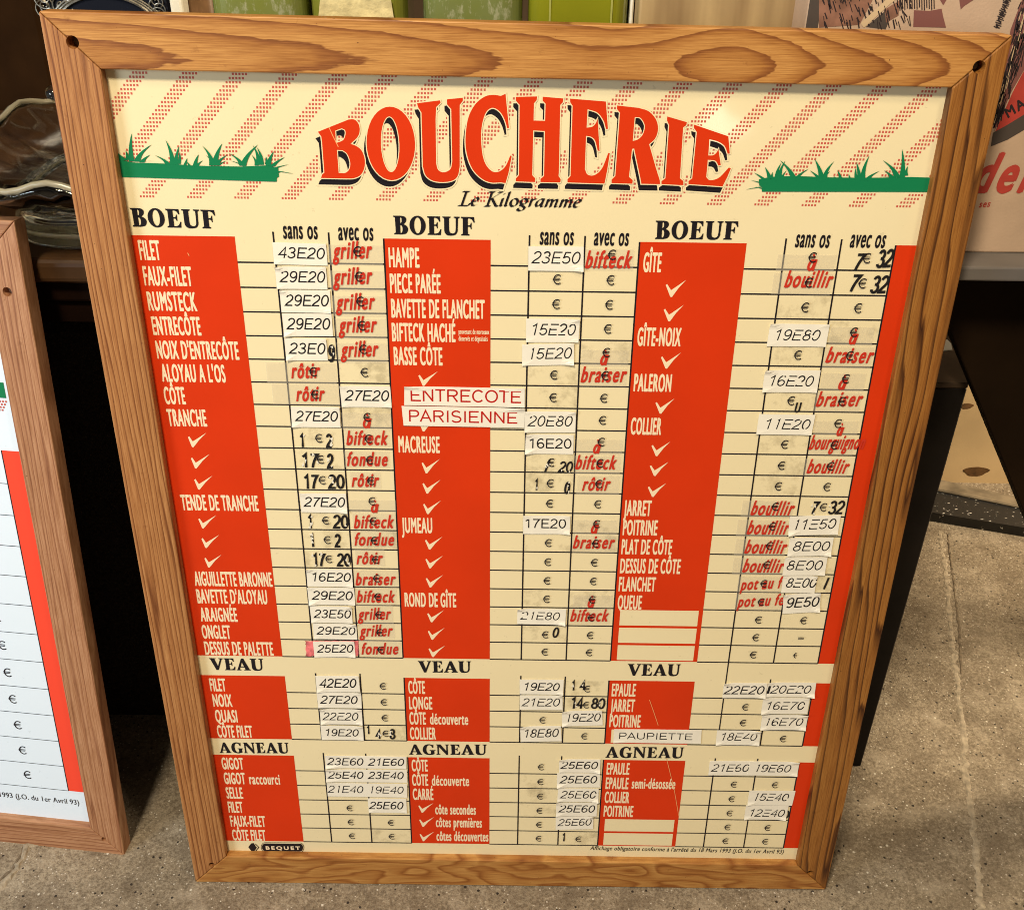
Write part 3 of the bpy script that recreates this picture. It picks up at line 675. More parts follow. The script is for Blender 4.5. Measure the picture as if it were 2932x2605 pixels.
# grass prints: flat strip with curved blades
def grass(tr, bar, blades):
    f = Flat(); f.poly([tr(*p) for p in bar], dz(40))
    for (bx, by, tx, ty, w, bend) in blades:
        L_, R_ = [], []
        for i in range(7):
            u = i / 6; x = bx + (tx-bx)*u + bend*math.sin(math.pi*u)*(1 if ty < by else 1); y = by + (ty-by)*u
            hw = w * (1-u)**0.8 * 0.5
            L_.append((x-hw, y)); R_.append((x+hw, y))
        for i in range(6): f.poly([tr(*L_[i]), tr(*R_[i]), tr(*R_[i+1]), tr(*L_[i+1])], dz(41) + random.random()*4e-5)
    return f
bl = [(770,945,770,780,34,-6),(800,945,888,845,40,-16),(790,948,905,940,30,0),(830,950,880,905,34,-8),(720,940,690,898,60,0),(745,935,735,880,24,4),
      (1010,965,968,818,34,10),(985,965,905,908,36,14),(1025,962,1047,855,30,-2),(1045,960,1050,890,24,4),(1080,970,1095,925,20,0),(1140,975,1162,903,30,-4),(1150,975,1188,938,24,-6),(1110,975,1090,945,20,3),
      (1240,968,1182,852,34,16),(1255,968,1300,838,40,-8),(1262,968,1330,905,34,-8),(1245,970,1205,908,24,10),(1270,970,1325,940,26,-4),
      (1420,970,1510,845,40,-14),(1415,968,1335,895,34,16),(1430,972,1345,940,26,8),(1510,965,1478,848,30,12),(1530,965,1502,860,28,10),(1500,968,1470,905,22,8),
      (1570,970,1602,885,34,-6),(1590,975,1668,918,36,-8),(1600,985,1690,962,36,-4),(1610,1000,1718,1018,34,6),(1605,1015,1660,1000,24,0),(1560,960,1555,915,22,2)]
grass(R1, [(686,935),(790,952),(900,955),(1040,962),(1100,968),(1230,972),(1410,975),(1560,968),(1628,985),(1632,1035),(1620,1040),(1618,1064),(704,1036)], bl).obj('grass_print', [GREEN], poster)
mb = [(2200 - a, b + 6, 2200 - c_, d + 6, e, -g_) for a, b, c_, d, e, g_ in bl]
s_ = lambda x, y: (508 + (1620 - x) * 0.965, y * 1.0 + 92)
bl3 = [(*s_(a, b), *s_(c_, d), e, -g_) for a, b, c_, d, e, g_ in bl]
bar3 = [(508,1122),(506,1092),(492,1085),(490,1050),(560,1035),(700,1030),(900,1038),(1030,1040),(1200,1040),(1380,1036),(1497,1040),(1482,1124)]
grass(R3, bar3, [q for q in bl3 if q[0] < 1365]).obj('grass_print', [GREEN], poster)

# headings
for t, tr, x0, y0, x1, y1, top in (('BOEUF', A4, 75, 226, 690, 242, 90), ('BOEUF', A5, 122, 283, 712, 293, 147), ('BOEUF', A6, 214, 282, 748, 287, 163),
        ('VEAU', D1, 178, 186, 605, 192, 92), ('VEAU', D2, 190, 206, 612, 208, 115), ('VEAU', D3, 278, 200, 640, 202, 119),
        ('AGNEAU', D1, 250, 850, 806, 853, 766), ('AGNEAU', D2, 116, 863, 737, 865, 781), ('AGNEAU', D3, 128, 764, 663, 768, 689)):
    fl = Flat(); a, b = tr(x0, y0), tr(x1, y1); h = tr(x0, top)[1] - a[1]
    heading(fl, t, a, b, h, ZN); fl.obj('section_heading', [BLACK], poster)
for tr, x0, x1, y, t in ((A4, 1180, 1427, 313, 'sans os'), (A4, 1582, 1833, 324, 'avec os'), (A5, 1188, 1430, 357, 'sans os'), (A5, 1583, 1832, 362, 'avec os'), (A6, 1125, 1342, 334, 'sans os'), (A6, 1480, 1703, 335, 'avec os')):
    fl = Flat(); a, b = tr(x0, y), tr(x1, y + 4); type_text(fl, t, *a, *b, 0.0138, ZN, bold=0.021, shear=0.04)
    fl.obj('column_lettering', [BLACK], poster)

# names of the cuts
NAMES = [
 (A4, 130, 288, 468, 'FILET'), (A4, 162, 520, 655, 'FAUX-FILET'), (A4, 192, 553, 838, 'RUMSTECK'), (A4, 225, 583, 1016, 'ENTRECÔTE'), (A4, 255, 860, 1190, "NOIX D'ENTRECÔTE"),
 (A4, 292, 762, 1358, "ALOYAU A L'OS"), (A4, 312, 470, 1522, 'CÔTE'), (A4, 335, 625, 1682, 'TRANCHE'),
 (B1, 182, 758, 672, 'TENDE DE TRANCHE'), (B1, 280, 860, 1233, 'AIGUILLETTE BARONNE'), (B1, 298, 823, 1363, "BAVETTE D'ALOYAU"), (B1, 324, 602, 1497, 'ARAIGNÉE'), (B1, 336, 552, 1625, 'ONGLET'), (B1, 356, 868, 1745, 'DESSUS DE PALETTE'),
 (A5, 83, 312, 522, 'HAMPE'), (A5, 92, 467, 709, 'PIECE PARÉE'), (A5, 101, 788, 890, 'BAVETTE DE FLANCHET'), (A5, 106, 575, 1063, 'BIFTECK HACHÉ'), (A5, 120, 480, 1235, 'BASSE CÔTE'),
 (B2, 104, 415, 244, 'MACREUSE'), (B2, 128, 360, 840, 'JUMEAU'), (B2, 150, 537, 1388, 'ROND DE GÎTE'),
 (A6, 133, 255, 495, 'GÎTE'), (A6, 95, 382, 974, 'GÎTE-NOIX'), (A6, 72, 320, 1270, 'PALERON'), (A6, 52, 255, 1550, 'COLLIER'),
 (B3, 162, 367, 702, 'JARRET'), (B3, 155, 412, 844, 'POITRINE'), (B3, 145, 518, 983, 'PLAT DE CÔTE'), (B3, 135, 580, 1122, 'DESSUS DE CÔTE'), (B3, 125, 398, 1254, 'FLANCHET'), (B3, 117, 297, 1386, 'QUEUE'),
 (D1, 173, 305, 354, 'FILET'), (D1, 197, 355, 478, 'NOIX'), (D1, 216, 397, 602, 'QUASI'), (D1, 232, 517, 723, 'CÔTE FILET'),
 (D1, 268, 445, 978, 'GIGOT'), (D1, 286, 460, 1096, 'GIGOT'), (D1, 303, 440, 1212, 'SELLE'), (D1, 319, 440, 1325, 'FILET'), (D1, 336, 620, 1436, 'FAUX-FILET'), (D1, 352, 622, 1546, 'CÔTE FILET'),
 (D2, 107, 245, 374, 'CÔTE'), (D2, 113, 303, 498, 'LONGE'), (D2, 116, 252, 620, 'CÔTE'), (D2, 120, 332, 739, 'COLLIER'), (D2, 134, 267, 994, 'CÔTE'), (D2, 137, 270, 1109, 'CÔTE'), (D2, 143, 312, 1222, 'CARRÉ'),
 (D3, 166, 335, 340, 'EPAULE'), (D3, 158, 328, 446, 'JARRET'), (D3, 150, 368, 552, 'POITRINE'), (D3, 131, 292, 878, 'EPAULE'), (D3, 124, 285, 977, 'EPAULE'), (D3, 118, 290, 1073, 'COLLIER'), (D3, 111, 317, 1168, 'POITRINE'),
]
for tr, x0, x1, y, t in NAMES:
    fl = Flat(); a = tr(x0, y); b = tr(x1, y + 3); type_text(fl, t, a[0]+0.0006, a[1], b[0]-0.0006, a[1], 0.0146, ZN, bold=0.025)
    fl.obj('cut_name', [NAMEC], poster)
for tr, x0, x1, y, t in ((D1, 490, 730, 1098, 'raccourci'), (D2, 284, 585, 620, 'découverte'), (D2, 299, 592, 1109, 'découverte'), (D2, 326, 646, 1338, 'côte secondes'), (D2, 331, 694, 1440, 'côtes premières'), (D2, 336, 746, 1550, 'côtes découvertes'), (D3, 308, 604, 975, 'semi-désossée')):
    fl = Flat(); a, b = tr(x0, y), tr(x1, y); type_text(fl, t, a[0], a[1], b[0], a[1], 0.0135, ZN, bold=0.024); fl.obj('cut_name', [NAMEC], poster)
fl = Flat()
for x0, x1, y, t in ((595, 818, 1012, 'provenant de morceaux'), (595, 806, 1062, 'dénervés et dégraissés')):
    a, b = A5(x0, y), A5(x1, y); type_text(fl, t, a[0], a[1], b[0], a[1], 0.0042, ZN, bold=0.02)
fl.obj('cut_name', [NAMEC], poster)

# tick marks
def tick(fl, tr, x0, y0, x1, y1):
    o = [(0.0, .30), (.07, .24), (.26, .60), (1.0, 0.0), (.62, .48), (.30, 1.0), (.22, .98)]
    fl.shape([tr(x0 + (x1-x0)*u, y0 + (y1-y0)*w) for u, w in o], [], ZN)
fl = Flat()
for tr, l in ((B1, [(228,100,364,208),(250,258,388,365),(274,418,410,522),(305,712,437,810),(328,857,460,955),(350,1004,477,1100)]),
              (A5, [(300,1285,442,1392),(300,1612,442,1725)]),
              (B2, [(277,294,412,402),(283,448,417,552),(288,602,420,704),(302,870,432,967),(305,1012,434,1106),(308,1154,436,1248),(318,1416,442,1506),(323,1547,447,1636),(328,1678,452,1764)]),
              (A6, [(285,548,418,660),(272,710,403,818),(254,1020,384,1125),(218,1318,342,1418)]),
              (B3, [(370,162,508,270),(357,311,494,415),(343,466,478,568)]),
              (D2, [(188,1250,308,1327),(195,1362,313,1440),(198,1478,315,1555)])):
    for q in l: fl = Flat(); tick(fl, tr, *q); fl.obj('tick_mark', [NAMEC], poster)

# euro signs in the cells
def euro(fl, x, v, h, z, m=0):
    w = h * 0.88
    pts = [(x + 0.03*h + p[0]*w*0.46, v + p[1]*h*0.48) for p in arc(0, 0, 1, 1, 48, 312, 18)]
    fl.ribbon(pts, h*0.115, z, m)
    for dv, e in ((0.09, .30), (-0.07, .24)): fl.ribbon([(x - w*0.56, v + dv*h), (x + w*e, v + dv*h)], h*0.09, z, m)
SANS, AVEC = 0.684, 0.897
skip = {('b',0,'s'): {1,2,3,4,5,8,12,16,17,18,19,20}, ('b',0,'a'): {7}, ('b',1,'s'): {1,4,5,8,9,13,18}, ('b',1,'a'): set(), ('b',2,'s'): {4,6,8}, ('b',2,'a'): {13,14,15,16,17,19,20},
        ('v',0,'s'): {1,2,3,4}, ('v',0,'a'): set(), ('v',1,'s'): {1,2,4}, ('v',1,'a'): {3}, ('v',2,'s'): {1,4}, ('v',2,'a'): {1,2,3},
        ('a',0,'s'): {1,2,3}, ('a',0,'a'): {1,2,3,4}, ('a',1,'s'): set(), ('a',1,'a'): {1,2,3,4,5}, ('a',2,'s'): {1}, ('a',2,'a'): {1,3,4}}
fl = Flat(); nE = 0
for (sec, c, w), sk in skip.items():
    for r in range(1, SEC[sec][2] + 1):
        if r in sk: continue
        nE += 1
        if nE <= 95: fl.obj('euro_sign', [BLACK], poster) if fl.f else None; fl = Flat()
        a, b = rowv(sec, r-1), rowv(sec, r); euro(fl, X(c + (SANS if w == 's' else AVEC)), b + (a-b)*0.50, 0.0074, dz(110))
x = X(2 + AVEC)
v = rowv('b', 19) + 0.0097; fl.ribbon([(x-.0028, v+.0006), (x+.0024, v+.0006)], .0007, dz(110)); fl.ribbon([(x-.0028, v-.0007), (x+.0024, v-.0007)], .0007, dz(110))
v = rowv('b', 20) + 0.0097; fl.ribbon([(x-.001 + p[0]*.0026, v + p[1]*.003) for p in arc(0,0,1,1,110,250,8)], .0009, dz(110)); fl.ribbon([(x-.0048, v), (x-.001, v)], .0008, dz(110))
tag(fl.obj('euro_lettering', [BLACK], poster), kind='stuff')

# maker's plate and footer
fl = Flat(); q = lambda x, y: D1(x, y)
fl.shape([q(476,1602), q(500,1572), q(518,1570), q(538,1600), q(545,1606), q(520,1640), q(500,1632)], [], ZN)
fl.ribbon([q(532,1577), q(560,1604), q(530,1640)], 0.0009, ZN)
pill = [q(610 + 24*math.cos(a), 1603 - 30*math.sin(a)) for a in [math.pi/2 + math.pi*i/10 for i in range(11)]] + [q(890 + 24*math.cos(a), 1606 - 30*math.sin(a)) for a in [-math.pi/2 + math.pi*i/10 for i in range(11)]]
fl.shape(pill, [], ZN)
pill2 = [q(612 + 33*math.cos(a), 1603 - 38*math.sin(a)) for a in [math.pi/2 + math.pi*i/10 for i in range(11)]] + [q(888 + 33*math.cos(a), 1606 - 38*math.sin(a)) for a in [-math.pi/2 + math.pi*i/10 for i in range(11)]]
fl.ribbon(pill2, 0.0005, ZN, closed=True)
a, b = q(620, 1620), q(890, 1622); type_text(fl, 'BEQUET', a[0], a[1], b[0], b[1], 0.0044, dz(44), bold=0.07, m=1)
fl.obj('maker_emblem', [BLACK, NAMEC], poster)
fl = Flat(); a, b = D3(22, 1398), D3(1350, 1424); type_text(fl, "Affichage obligatoire conforme à l'arrêté du 18 Mars 1993 (J.O. du 1er Avril 93)", a[0], a[1], b[0], b[1], 0.0056, ZN, bold=0.012, shear=0.14)
fl.obj('footer_lettering', [BLACK], poster)

# traces of old glue in the cells
fl = Flat()
for sec, c, w, rows in (('b',1,'s',(6,7,10,11,14,17,19)), ('b',2,'s',(3,5,7,9,10,11)), ('b',2,'a',(4,15,16,17)), ('b',0,'s',(9,10,13,14,15)), ('b',0,'a',(6,8,14)), ('b',1,'a',(5,13,14,17)), ('v',1,'a',(1,2)), ('v',0,'a',(4,)), ('a',0,'a',(6,)), ('a',1,'a',(6,)), ('a',1,'s',(2,3,4))):
    for r in rows:
        a, b = rowv(sec, r-1), rowv(sec, r); u0, u1 = (0.575, 0.782) if w == 's' else (0.79, 0.995)
        fl = Flat(); fl.rect(X(c+u0), X(c+u1), b+0.001, a-0.001, dz(20) + random.random()*3e-5); fl.obj('glue_stain', [RESID], poster)
# scratches over the red panels
fl = Flat()
for tr, pts in ((D3, ((548,770),(600,980),(632,1165))), (D3, ((430,365),(460,450),(490,540))), (R2, ((85,745),(110,800),(140,860))), (A4, ((478,418),(490,440)))):
    pp = [tr(*p) for p in pts]; fl.ribbon(pp, 0.0005, dz(52))
fl.obj('scratch_marks', [mat('scratch', (0.80, 0.40, 0.16), 0.5)], poster)

# ------------------------------------------------------------------ stickers, labels, digits stuck on the sheet
nst = [0]
def sticker(t, tr, x0, y0, x1, y1, rot=0.0, style='i', base=0.30, left=0.07, right=0.95, th=0.50, faded=0.0, ink=INK, wt=0.128, label=None):
    nst[0] += 1; rnd = random.Random(nst[0] * 13)
    a, b = tr(x0, y0), tr(x1, y1); cx, cv = (a[0]+b[0])/2, (a[1]+b[1])/2; w, h = abs(b[0]-a[0]), abs(a[1]-b[1])
    z0 = SH + 5e-4 + (nst[0] % 3) * 2.2e-4; th_ = 3.0e-4
    r = math.radians(rot); C, Sn = math.cos(r), math.sin(r)
    T = lambda u, v: (cx + u*w*C - v*h*Sn, cv + u*w*Sn + v*h*C)
    bm = bmesh.new(); N = 12; grid = []
    j = lambda: (rnd.random()-0.5)*0.02
    cs = [(-.5+j(), -.5+j()), (.5+j(), -.5+j()), (.5+j(), .5+j()), (-.5+j(), .5+j())]
    curl = [rnd.random()**3 * 2.2e-3 for _ in range(4)]
    for i in range(N+1):
        row = []
        for k in range(N+1):
            u, v = k/N, i/N
            p = [(1-u)*(1-v)*cs[0][q] + u*(1-v)*cs[1][q] + u*v*cs[2][q] + (1-u)*v*cs[3][q] for q in (0, 1)]
            lift = sum(cq*max(0, 1-5*max(du, dv)) for cq, du, dv in ((curl[0],u,v),(curl[1],1-u,v),(curl[2],1-u,1-v),(curl[3],u,1-v)))
            row.append(bm.verts.new((*T(*p), z0 + lift)))
        grid.append(row)
    for i in range(N):
        for k in range(N): bm.faces.new((grid[i][k], grid[i][k+1], grid[i+1][k+1], grid[i+1][k]))
    ret = bmesh.ops.extrude_face_region(bm, geom=list(bm.faces))
    for g in ret['geom']:
        if isinstance(g, bmesh.types.BMVert): g.co.z += th_
    o = bm_obj('price_sticker' if t.strip()[0].isdigit() else 'name_sticker', bm, STICK, board)
    tag(o, label or ('white sticker reading ' + t))
    f = Flat(); p, q = T(left-.5, base-.5), T(right-.5, base-.5)
    grotesque(f, t, *p, *q, h*th, z0 + th_ + 6e-5, wt=wt, shear=0.20 if style == 'i' else 0.0, faded=faded, rnd=rnd)
    f.obj('sticker_lettering', [ink], o)
    return o
F1, F2 = 0.55, 0.9
for a in (
 ('43E20',A4,1100,342,1503,508,-1.0), ('29E20',A4,1115,515,1505,682,0), ('29E20',A4,1152,688,1530,857,0), ('29E20',A4,1166,858,1540,1027,0.4), ('23E0',A4,1187,1040,1503,1203,0),
 ('27E20',A4,1593,1388,1968,1546,0), ('27E20',A4,1231,1540,1596,1692,0),
 ('27E20',B1,1055,543,1413,690,0), ('16E20',B1,1106,1108,1455,1241,0), ('29E20',B1,1116,1243,1470,1376,0), ('23E50',B1,1133,1382,1455,1508,0), ('29E20',B1,1153,1512,1488,1632,0)):
    sticker(*a)
# torn pink paper under the last one
fl = Flat(); rr = random.Random(5); e = []
for i in range(30):
    u = i/29; e.append((1095 + u*402, 1640 + 6*rr.random()))
for i in range(10): e.append((1497 - 4*rr.random(), 1646 + i*11))
for i in range(30):
    u = 1 - i/29; e.append((1100 + u*392, 1758 - 7*rr.random()))
for i in range(10): e.append((1098 + 10*rr.random(), 1755 - i*11))
fl.shape([B1(*p) for p in e], [], dz(46)); o = fl.obj('torn_sticker', [PINKP], board); tag(o, 'torn pink sticker remnant')
sticker('25E20', B1, 1157, 1643, 1472, 1763, 1.5)
for a in (
 ('23E50',A5,1107,368,1503,550,0.0,'i',.30,.05,.93,.50,F1), ('15E20',A5,1088,898,1472,1072,0.3,'i',.30,.07,.92,.5,F1), ('15E20',A5,1060,1080,1437,1240,2.0,'i',.30,.09,.94,.52,F1), ('20E80',A5,1080,1573,1448,1730,0.5,'i',.30,.05,.92,.5,F1),
 ('16E20',B2,1048,110,1400,258,0.0,'r',.30,.06,.97,.50), ('17E20',B2,1033,710,1373,850,0.3,'r',.33,.02,.93,.50), ('21E80',B2,990,1400,1343,1520,-0.3,'i',.30,.05,.87,.50,F1),
 ('19E80',A6,962,830,1326,982,0.0,'i',.27,.08,.86,.48,F2), ('16E20',A6,930,1130,1268,1278,0.0,'i',.28,.07,.89,.48,F2), ('11E20',A6,890,1418,1233,1553,0.0,'i',.28,.10,.93,.50,F2),
 ('11E50',B3,1385,700,1728,845,3.0,'i',.30,.05,.92,.52,F2), ('8E00',B3,1380,860,1678,998,1.5,'i',.28,.08,.93,.52,F1), ('8E00',B3,1347,1002,1632,1138,1.0,'i',.30,.04,.90,.52,F1), ('8E00',B3,1334,1140,1560,1268,0.5,'i',.32,.09,.99,.55,F2), ('9E50',B3,1342,1270,1588,1412,4.5,'i',.30,.06,.95,.52),
 ('42E20',D1,1015,228,1368,360,1.0,'i',.28,.06,.92,.55), ('27E20',D1,1026,364,1385,490,0.0,'i',.28,.05,.90,.52), ('22E20',D1,1048,495,1390,620,0.0,'i',.28,.04,.90,.50,F1), ('19E20',D1,1056,627,1400,743,0.0,'i',.28,.06,.88,.50),
 ('23E60 21E60',D1,1086,868,1747,974,0.0,'i',.24,.02,.96,.58), ('25E40 23E40',D1,1092,975,1750,1084,0.3,'i',.28,.02,.95,.56), ('21E40 19E40',D1,1098,1085,1750,1200,0.0,'i',.29,.01,.95,.52,F1), ('25E60',D1,1430,1211,1745,1326,0.2,'i',.26,.02,.90,.52),
 ('19E20',D2,1000,258,1345,380,0.0,'i',.26,.06,.90,.52), ('21E20',D2,1000,383,1340,503,0.5,'i',.26,.04,.92,.54,F1), ('19E20',D2,1338,508,1655,632,3.0,'i',.28,.06,.94,.54,F1), ('18E80',D2,1003,630,1328,756,2.5,'i',.28,.06,.92,.54,F1),
 ('25E60',D2,1318,893,1641,1003,0.5,'i',.28,.02,.92,.54), ('25E60',D2,1302,1008,1635,1124,1.0,'i',.30,.05,.92,.52), ('25E60',D2,1306,1128,1624,1240,0.5,'i',.28,.05,.93,.54,F1), ('25E60',D2,1290,1240,1614,1353,0.5,'i',.30,.06,.93,.52), ('25E60',D2,1290,1355,1585,1460,2.5,'i',.30,.04,.93,.54,F1),
 ('22E20',D3,942,245,1224,352,0.8,'i',.26,.02,.94,.54), ('20E20',D3,1247,240,1560,346,0.8,'i',.26,.06,.90,.54,F1), ('16E70',D3,1215,350,1515,462,1.0,'i',.26,.05,.90,.50,F2), ('16E70',D3,1207,465,1503,572,1.0,'i',.28,.04,.90,.52,F2), ('18E40',D3,898,572,1180,675,0.5,'i',.32,.06,.92,.52,F2),
 ('21E60',D3,845,783,1135,885,0.6,'i',.26,.05,.90,.52,F1), ('19E60',D3,1121,785,1444,887,0.0,'i',.26,.09,.84,.52,F1), ('15E40',D3,1117,985,1413,1090,0.0,'i',.32,.08,.87,.50,F2), ('12E40',D3,1094,1090,1368,1190,0.0,'i',.22,.07,.93,.52,F2)):
    sticker(*a)
sticker('ENTRECOTE', A5, 192, 1393, 1073, 1542, -0.4, 'r', .22, .045, .98, .66, 0.0, REDTXT, 0.125)
sticker('PARISIENNE', A5, 180, 1537, 1073, 1692, -0.4, 'r', .22, .045, .95, .60, 0.0, REDTXT, 0.125)
sticker('PAUPIETTE', D3, 191, 565, 778, 666, 0.0, 'r', .28, .045, .91, .48, 0.0, INK, 0.12)

def cook(t, tr, x0, y0, x1, y1, cap, tape=None, mat_=None):
    """clear self-adhesive cooking label with red italic lettering"""
    a, b = tr(x0, y0), tr(x1, y1)
    if tape is None: tape = (x0 - 18, y0 + 25, x1 + 25, y1 - 120)
    p, q = tr(tape[0], tape[1]), tr(tape[2], tape[3])
    nst[0] += 1
    z = SH + 4.6e-4 + (nst[0] % 4) * 2.5e-5
    f = Flat(); f.rect(p[0], q[0], p[1], q[1], z)
    o = f.obj('cooking_label', [TAPE], board); tag(o, 'clear film label reading ' + t)
    f = Flat()
    if t == 'à':
        w = (b[0]-a[0]) * 1.15; hh = cap * 0.68; K = lambda x, y: (a[0] + x*w + y*hh*0.20, a[1] + y*hh)
        f.ribbon([K(.42+.34*math.cos(q), .5+.42*math.sin(q)) for q in [2*math.pi*i/16 for i in range(16)]], cap*0.15, z + 1.5e-4, closed=True)
        f.ribbon([K(.84, 0), K(.84, 1.02)], cap*0.17, z + 1.5e-4); f.ribbon([K(.22, 1.48), K(.50, 1.18)], cap*0.10, z + 1.5e-4)
    else: type_text(f, t, *a, *b, cap, z + 1.5e-4, bold=0.034, shear=0.20)
    f.obj('label_lettering', [LBLRED], o)
CH = 0.0128
for r in ((1545,462,1815,455),(1548,650,1818,642),(1568,835,1836,828),(1588,1000,1850,996),(1603,1178,1862,1172)): cook('griller', A4, *r, CH, (r[0]-25, r[1]+45, 1900 + (r[1]-460)*0.05, r[1]-100))
cook('rôtir', A4, 1240, 1332, 1436, 1330, CH, (1062, 1370, 1558, 1225)); cook('rôtir', A4, 1276, 1500, 1470, 1498, CH, (1105, 1525, 1580, 1382))
cook('à', A4, 1758, 1698, 1803, 1698, CH, (1612, 1712, 1965, 1590))
for t, tr, x0, y0, x1, y1 in (('bifteck',B1,1407,187,1702,187),('fondue',B1,1407,343,1702,343),('rôtir',B1,1447,498,1636,498),('à',B1,1586,692,1626,692),('bifteck',B1,1463,806,1748,804),('fondue',B1,1463,934,1750,934),('rôtir',B1,1483,1072,1664,1072),
        ('braiser',B1,1475,1228,1760,1226),('bifteck',B1,1483,1356,1755,1356),('griller',B1,1495,1486,1725,1482),('griller',B1,1507,1608,1738,1606),('fondue',B1,1515,1741,1782,1740)):
    cook(t, tr, x0, y0, x1, y1, CH*0.98, (min(x0-10, 1470 + (x0-1475)), y0+12, x1+22, y1-105) if t != 'à' else (1430, 688, 1770, 600))
cook('bifteck', A5, 1520, 528, 1845, 528, CH*1.02, (1515, 545, 1880, 392)); cook('à', A5, 1625, 1238, 1665, 1238, CH, (1490, 1245, 1842, 1130)); cook('braiser', A5, 1487, 1362, 1806, 1360, CH*1.02, (1480, 1392, 1830, 1262))
cook('à', B2, 1546, 253, 1584, 253, CH, (1425, 258, 1772, 150)); cook('bifteck', B2, 1418, 367, 1708, 369, CH, (1412, 400, 1758, 272)); cook('rôtir', B2, 1470, 526, 1662, 526, CH, (1425, 553, 1750, 420))
cook('à', B2, 1530, 846, 1567, 846, CH, (1400, 850, 1732, 748)); cook('braiser', B2, 1400, 955, 1694, 957, CH, (1392, 986, 1718, 862)); cook('à', B2, 1505, 1394, 1542, 1394, CH, (1400, 1396, 1695, 1305)); cook('bifteck', B2, 1380, 1496, 1652, 1496, CH, (1372, 1522, 1680, 1406))
cook('à', A6, 1198, 488, 1238, 488, CH, (1000, 490, 1395, 385)); cook('bouillir', A6, 1055, 594, 1350, 596, CH, (970, 640, 1372, 505)); cook('à', A6, 1470, 966, 1506, 966, CH, (1340, 970, 1645, 855))
cook('braiser', A6, 1322, 1082, 1614, 1086, CH, (1300, 1118, 1640, 985)); cook('à', A6, 1400, 1260, 1436, 1260, CH, (1285, 1268, 1590, 1155)); cook('braiser', A6, 1260, 1368, 1545, 1366, CH, (1245, 1402, 1562, 1282)); cook('à', A6, 1390, 1560, 1418, 1560, CH*0.9, (1240, 1552, 1545, 1465))
cook('bourguignon', B3, 1520, 218, 1912, 214, CH, (1515, 258, 1860, 130)); cook('bouillir', B3, 1503, 391, 1792, 393, CH, (1478, 412, 1818, 290))
for x0, y0, x1, l in ((1093,696,1392,1020),(1065,836,1358,985),(1048,976,1338,970),(1033,1114,1320,955)): cook('bouillir', B3, x0, y0, x1, y0+3, CH*1.05, (l, y0+20, x1+22, y0-100))
cook('pot au feu', B3, 1022, 1246, 1392, 1226, CH*0.92, (990, 1262, 1335, 1150)); cook('pot au feu', B3, 1000, 1370, 1370, 1352, CH*0.92, (975, 1392, 1335, 1275))

def digits(t, tr, x0, y0, x1, y1, cap, white=0.0, shear=0.05, up=6.2e-4):
    """black cut-out numerals stuck on by hand, partly peeled"""
    nst[0] += 1; rnd = random.Random(nst[0]); f = Flat(); a, b = tr(x0, y0), tr(x1, y1)
    z = SH + up
    grotesque(f, t, *a, *b, cap, z, wt=0.155, shear=shear)
    if white:
        n = int(1 + white*4)
        for i in range(n):
            x = a[0] + (b[0]-a[0])*rnd.random(); v = a[1] + cap*rnd.random(); s = cap*0.10
            ang = rnd.random()*6.28
            f.poly([(x+math.cos(ang+q*2.1)*s*(0.5+rnd.random()), v+math.sin(ang+q*2.1)*s*(0.8+1.6*rnd.random())) for q in range(3)], z + 9e-5 + i*8e-6, 1)
    o = f.obj('digit_sticker', [INK, PEEL], board); tag(o, 'black stuck-on numeral ' + t)
DH = 0.0130
digits('9', A4, 1508, 1212, 1550, 1214, 0.0140, 0.3)
digits('1', B1, 1062, 205, 1096, 205, 0.0120, .2); digits('2', B1, 1258, 206, 1300, 206, 0.0120, .8)
digits('17', B1, 1070, 355, 1200, 357, DH, 1.0); digits('2', B1, 1265, 360, 1310, 360, DH, .7)
digits('17', B1, 1088, 512, 1198, 512, DH); digits('20', B1, 1272, 512, 1392, 512, DH, .5)
digits('1', B1, 1122, 806, 1156, 806, DH, .9); digits('20', B1, 1308, 806, 1420, 808, DH, .1)
digits('1', B1, 1140, 945, 1172, 945, DH, .8); digits('2', B1, 1322, 947, 1364, 947, DH)
digits('17', B1, 1155, 1088, 1250, 1088, DH, .7); digits('20', B1, 1338, 1088, 1437, 1089, DH, .3)
digits('/', B2, 1188, 386, 1232, 386, 0.0110, .8, 0.0); digits('20', B2, 1290, 388, 1392, 390, 0.0096, .3, 0.15)
digits('1', B2, 1116, 524, 1140, 524, 0.0104, .1); digits('0', B2, 1332, 550, 1370, 550, 0.0110, .7, 0.12)
digits('0', B2, 1243, 1617, 1288, 1617, 0.0110, 0, 0.16)
digits('7', A6, 1496, 486, 1556, 486, 0.0130, 0, 0.16); digits('32', A6, 1648, 468, 1750, 460, 0.0132, 0, 0.16)
digits('7', A6, 1468, 622, 1528, 622, 0.0132, 0, 0.16); digits('32', A6, 1608, 632, 1716, 630, 0.0132, 0, 0.14)
digits('u', A6, 1116, 1408, 1154, 1408, 0.0090, 0, 0.12)
digits('7', B3, 1528, 690, 1580, 690, 0.0122, .5, 0.1); digits('32', B3, 1656, 690, 1768, 688, 0.0124, .2, 0.12)
digits('/', B3, 1625, 1240, 1655, 1238, 0.0120, 0, 0.1)
digits('1', D1, 1424, 697, 1452, 697, 0.0100); digits('4', D1, 1498, 735, 1538, 735, 0.0118, .9); digits('8', D1, 1608, 737, 1652, 737, 0.0124, .7)
digits('1', D2, 1412, 348, 1440, 348, 0.0115, .1); digits('4', D2, 1478, 345, 1522, 345, 0.0115, .4)
digits('14', D2, 1402, 492, 1500, 494, 0.0135, .3); digits('80', D2, 1565, 492, 1675, 496, 0.0125, .7)
digits('1', D2, 1336, 1553, 1362, 1553, 0.0110)
digits('0', D3, 1358, 1178, 1384, 1178, 0.0100, .2)
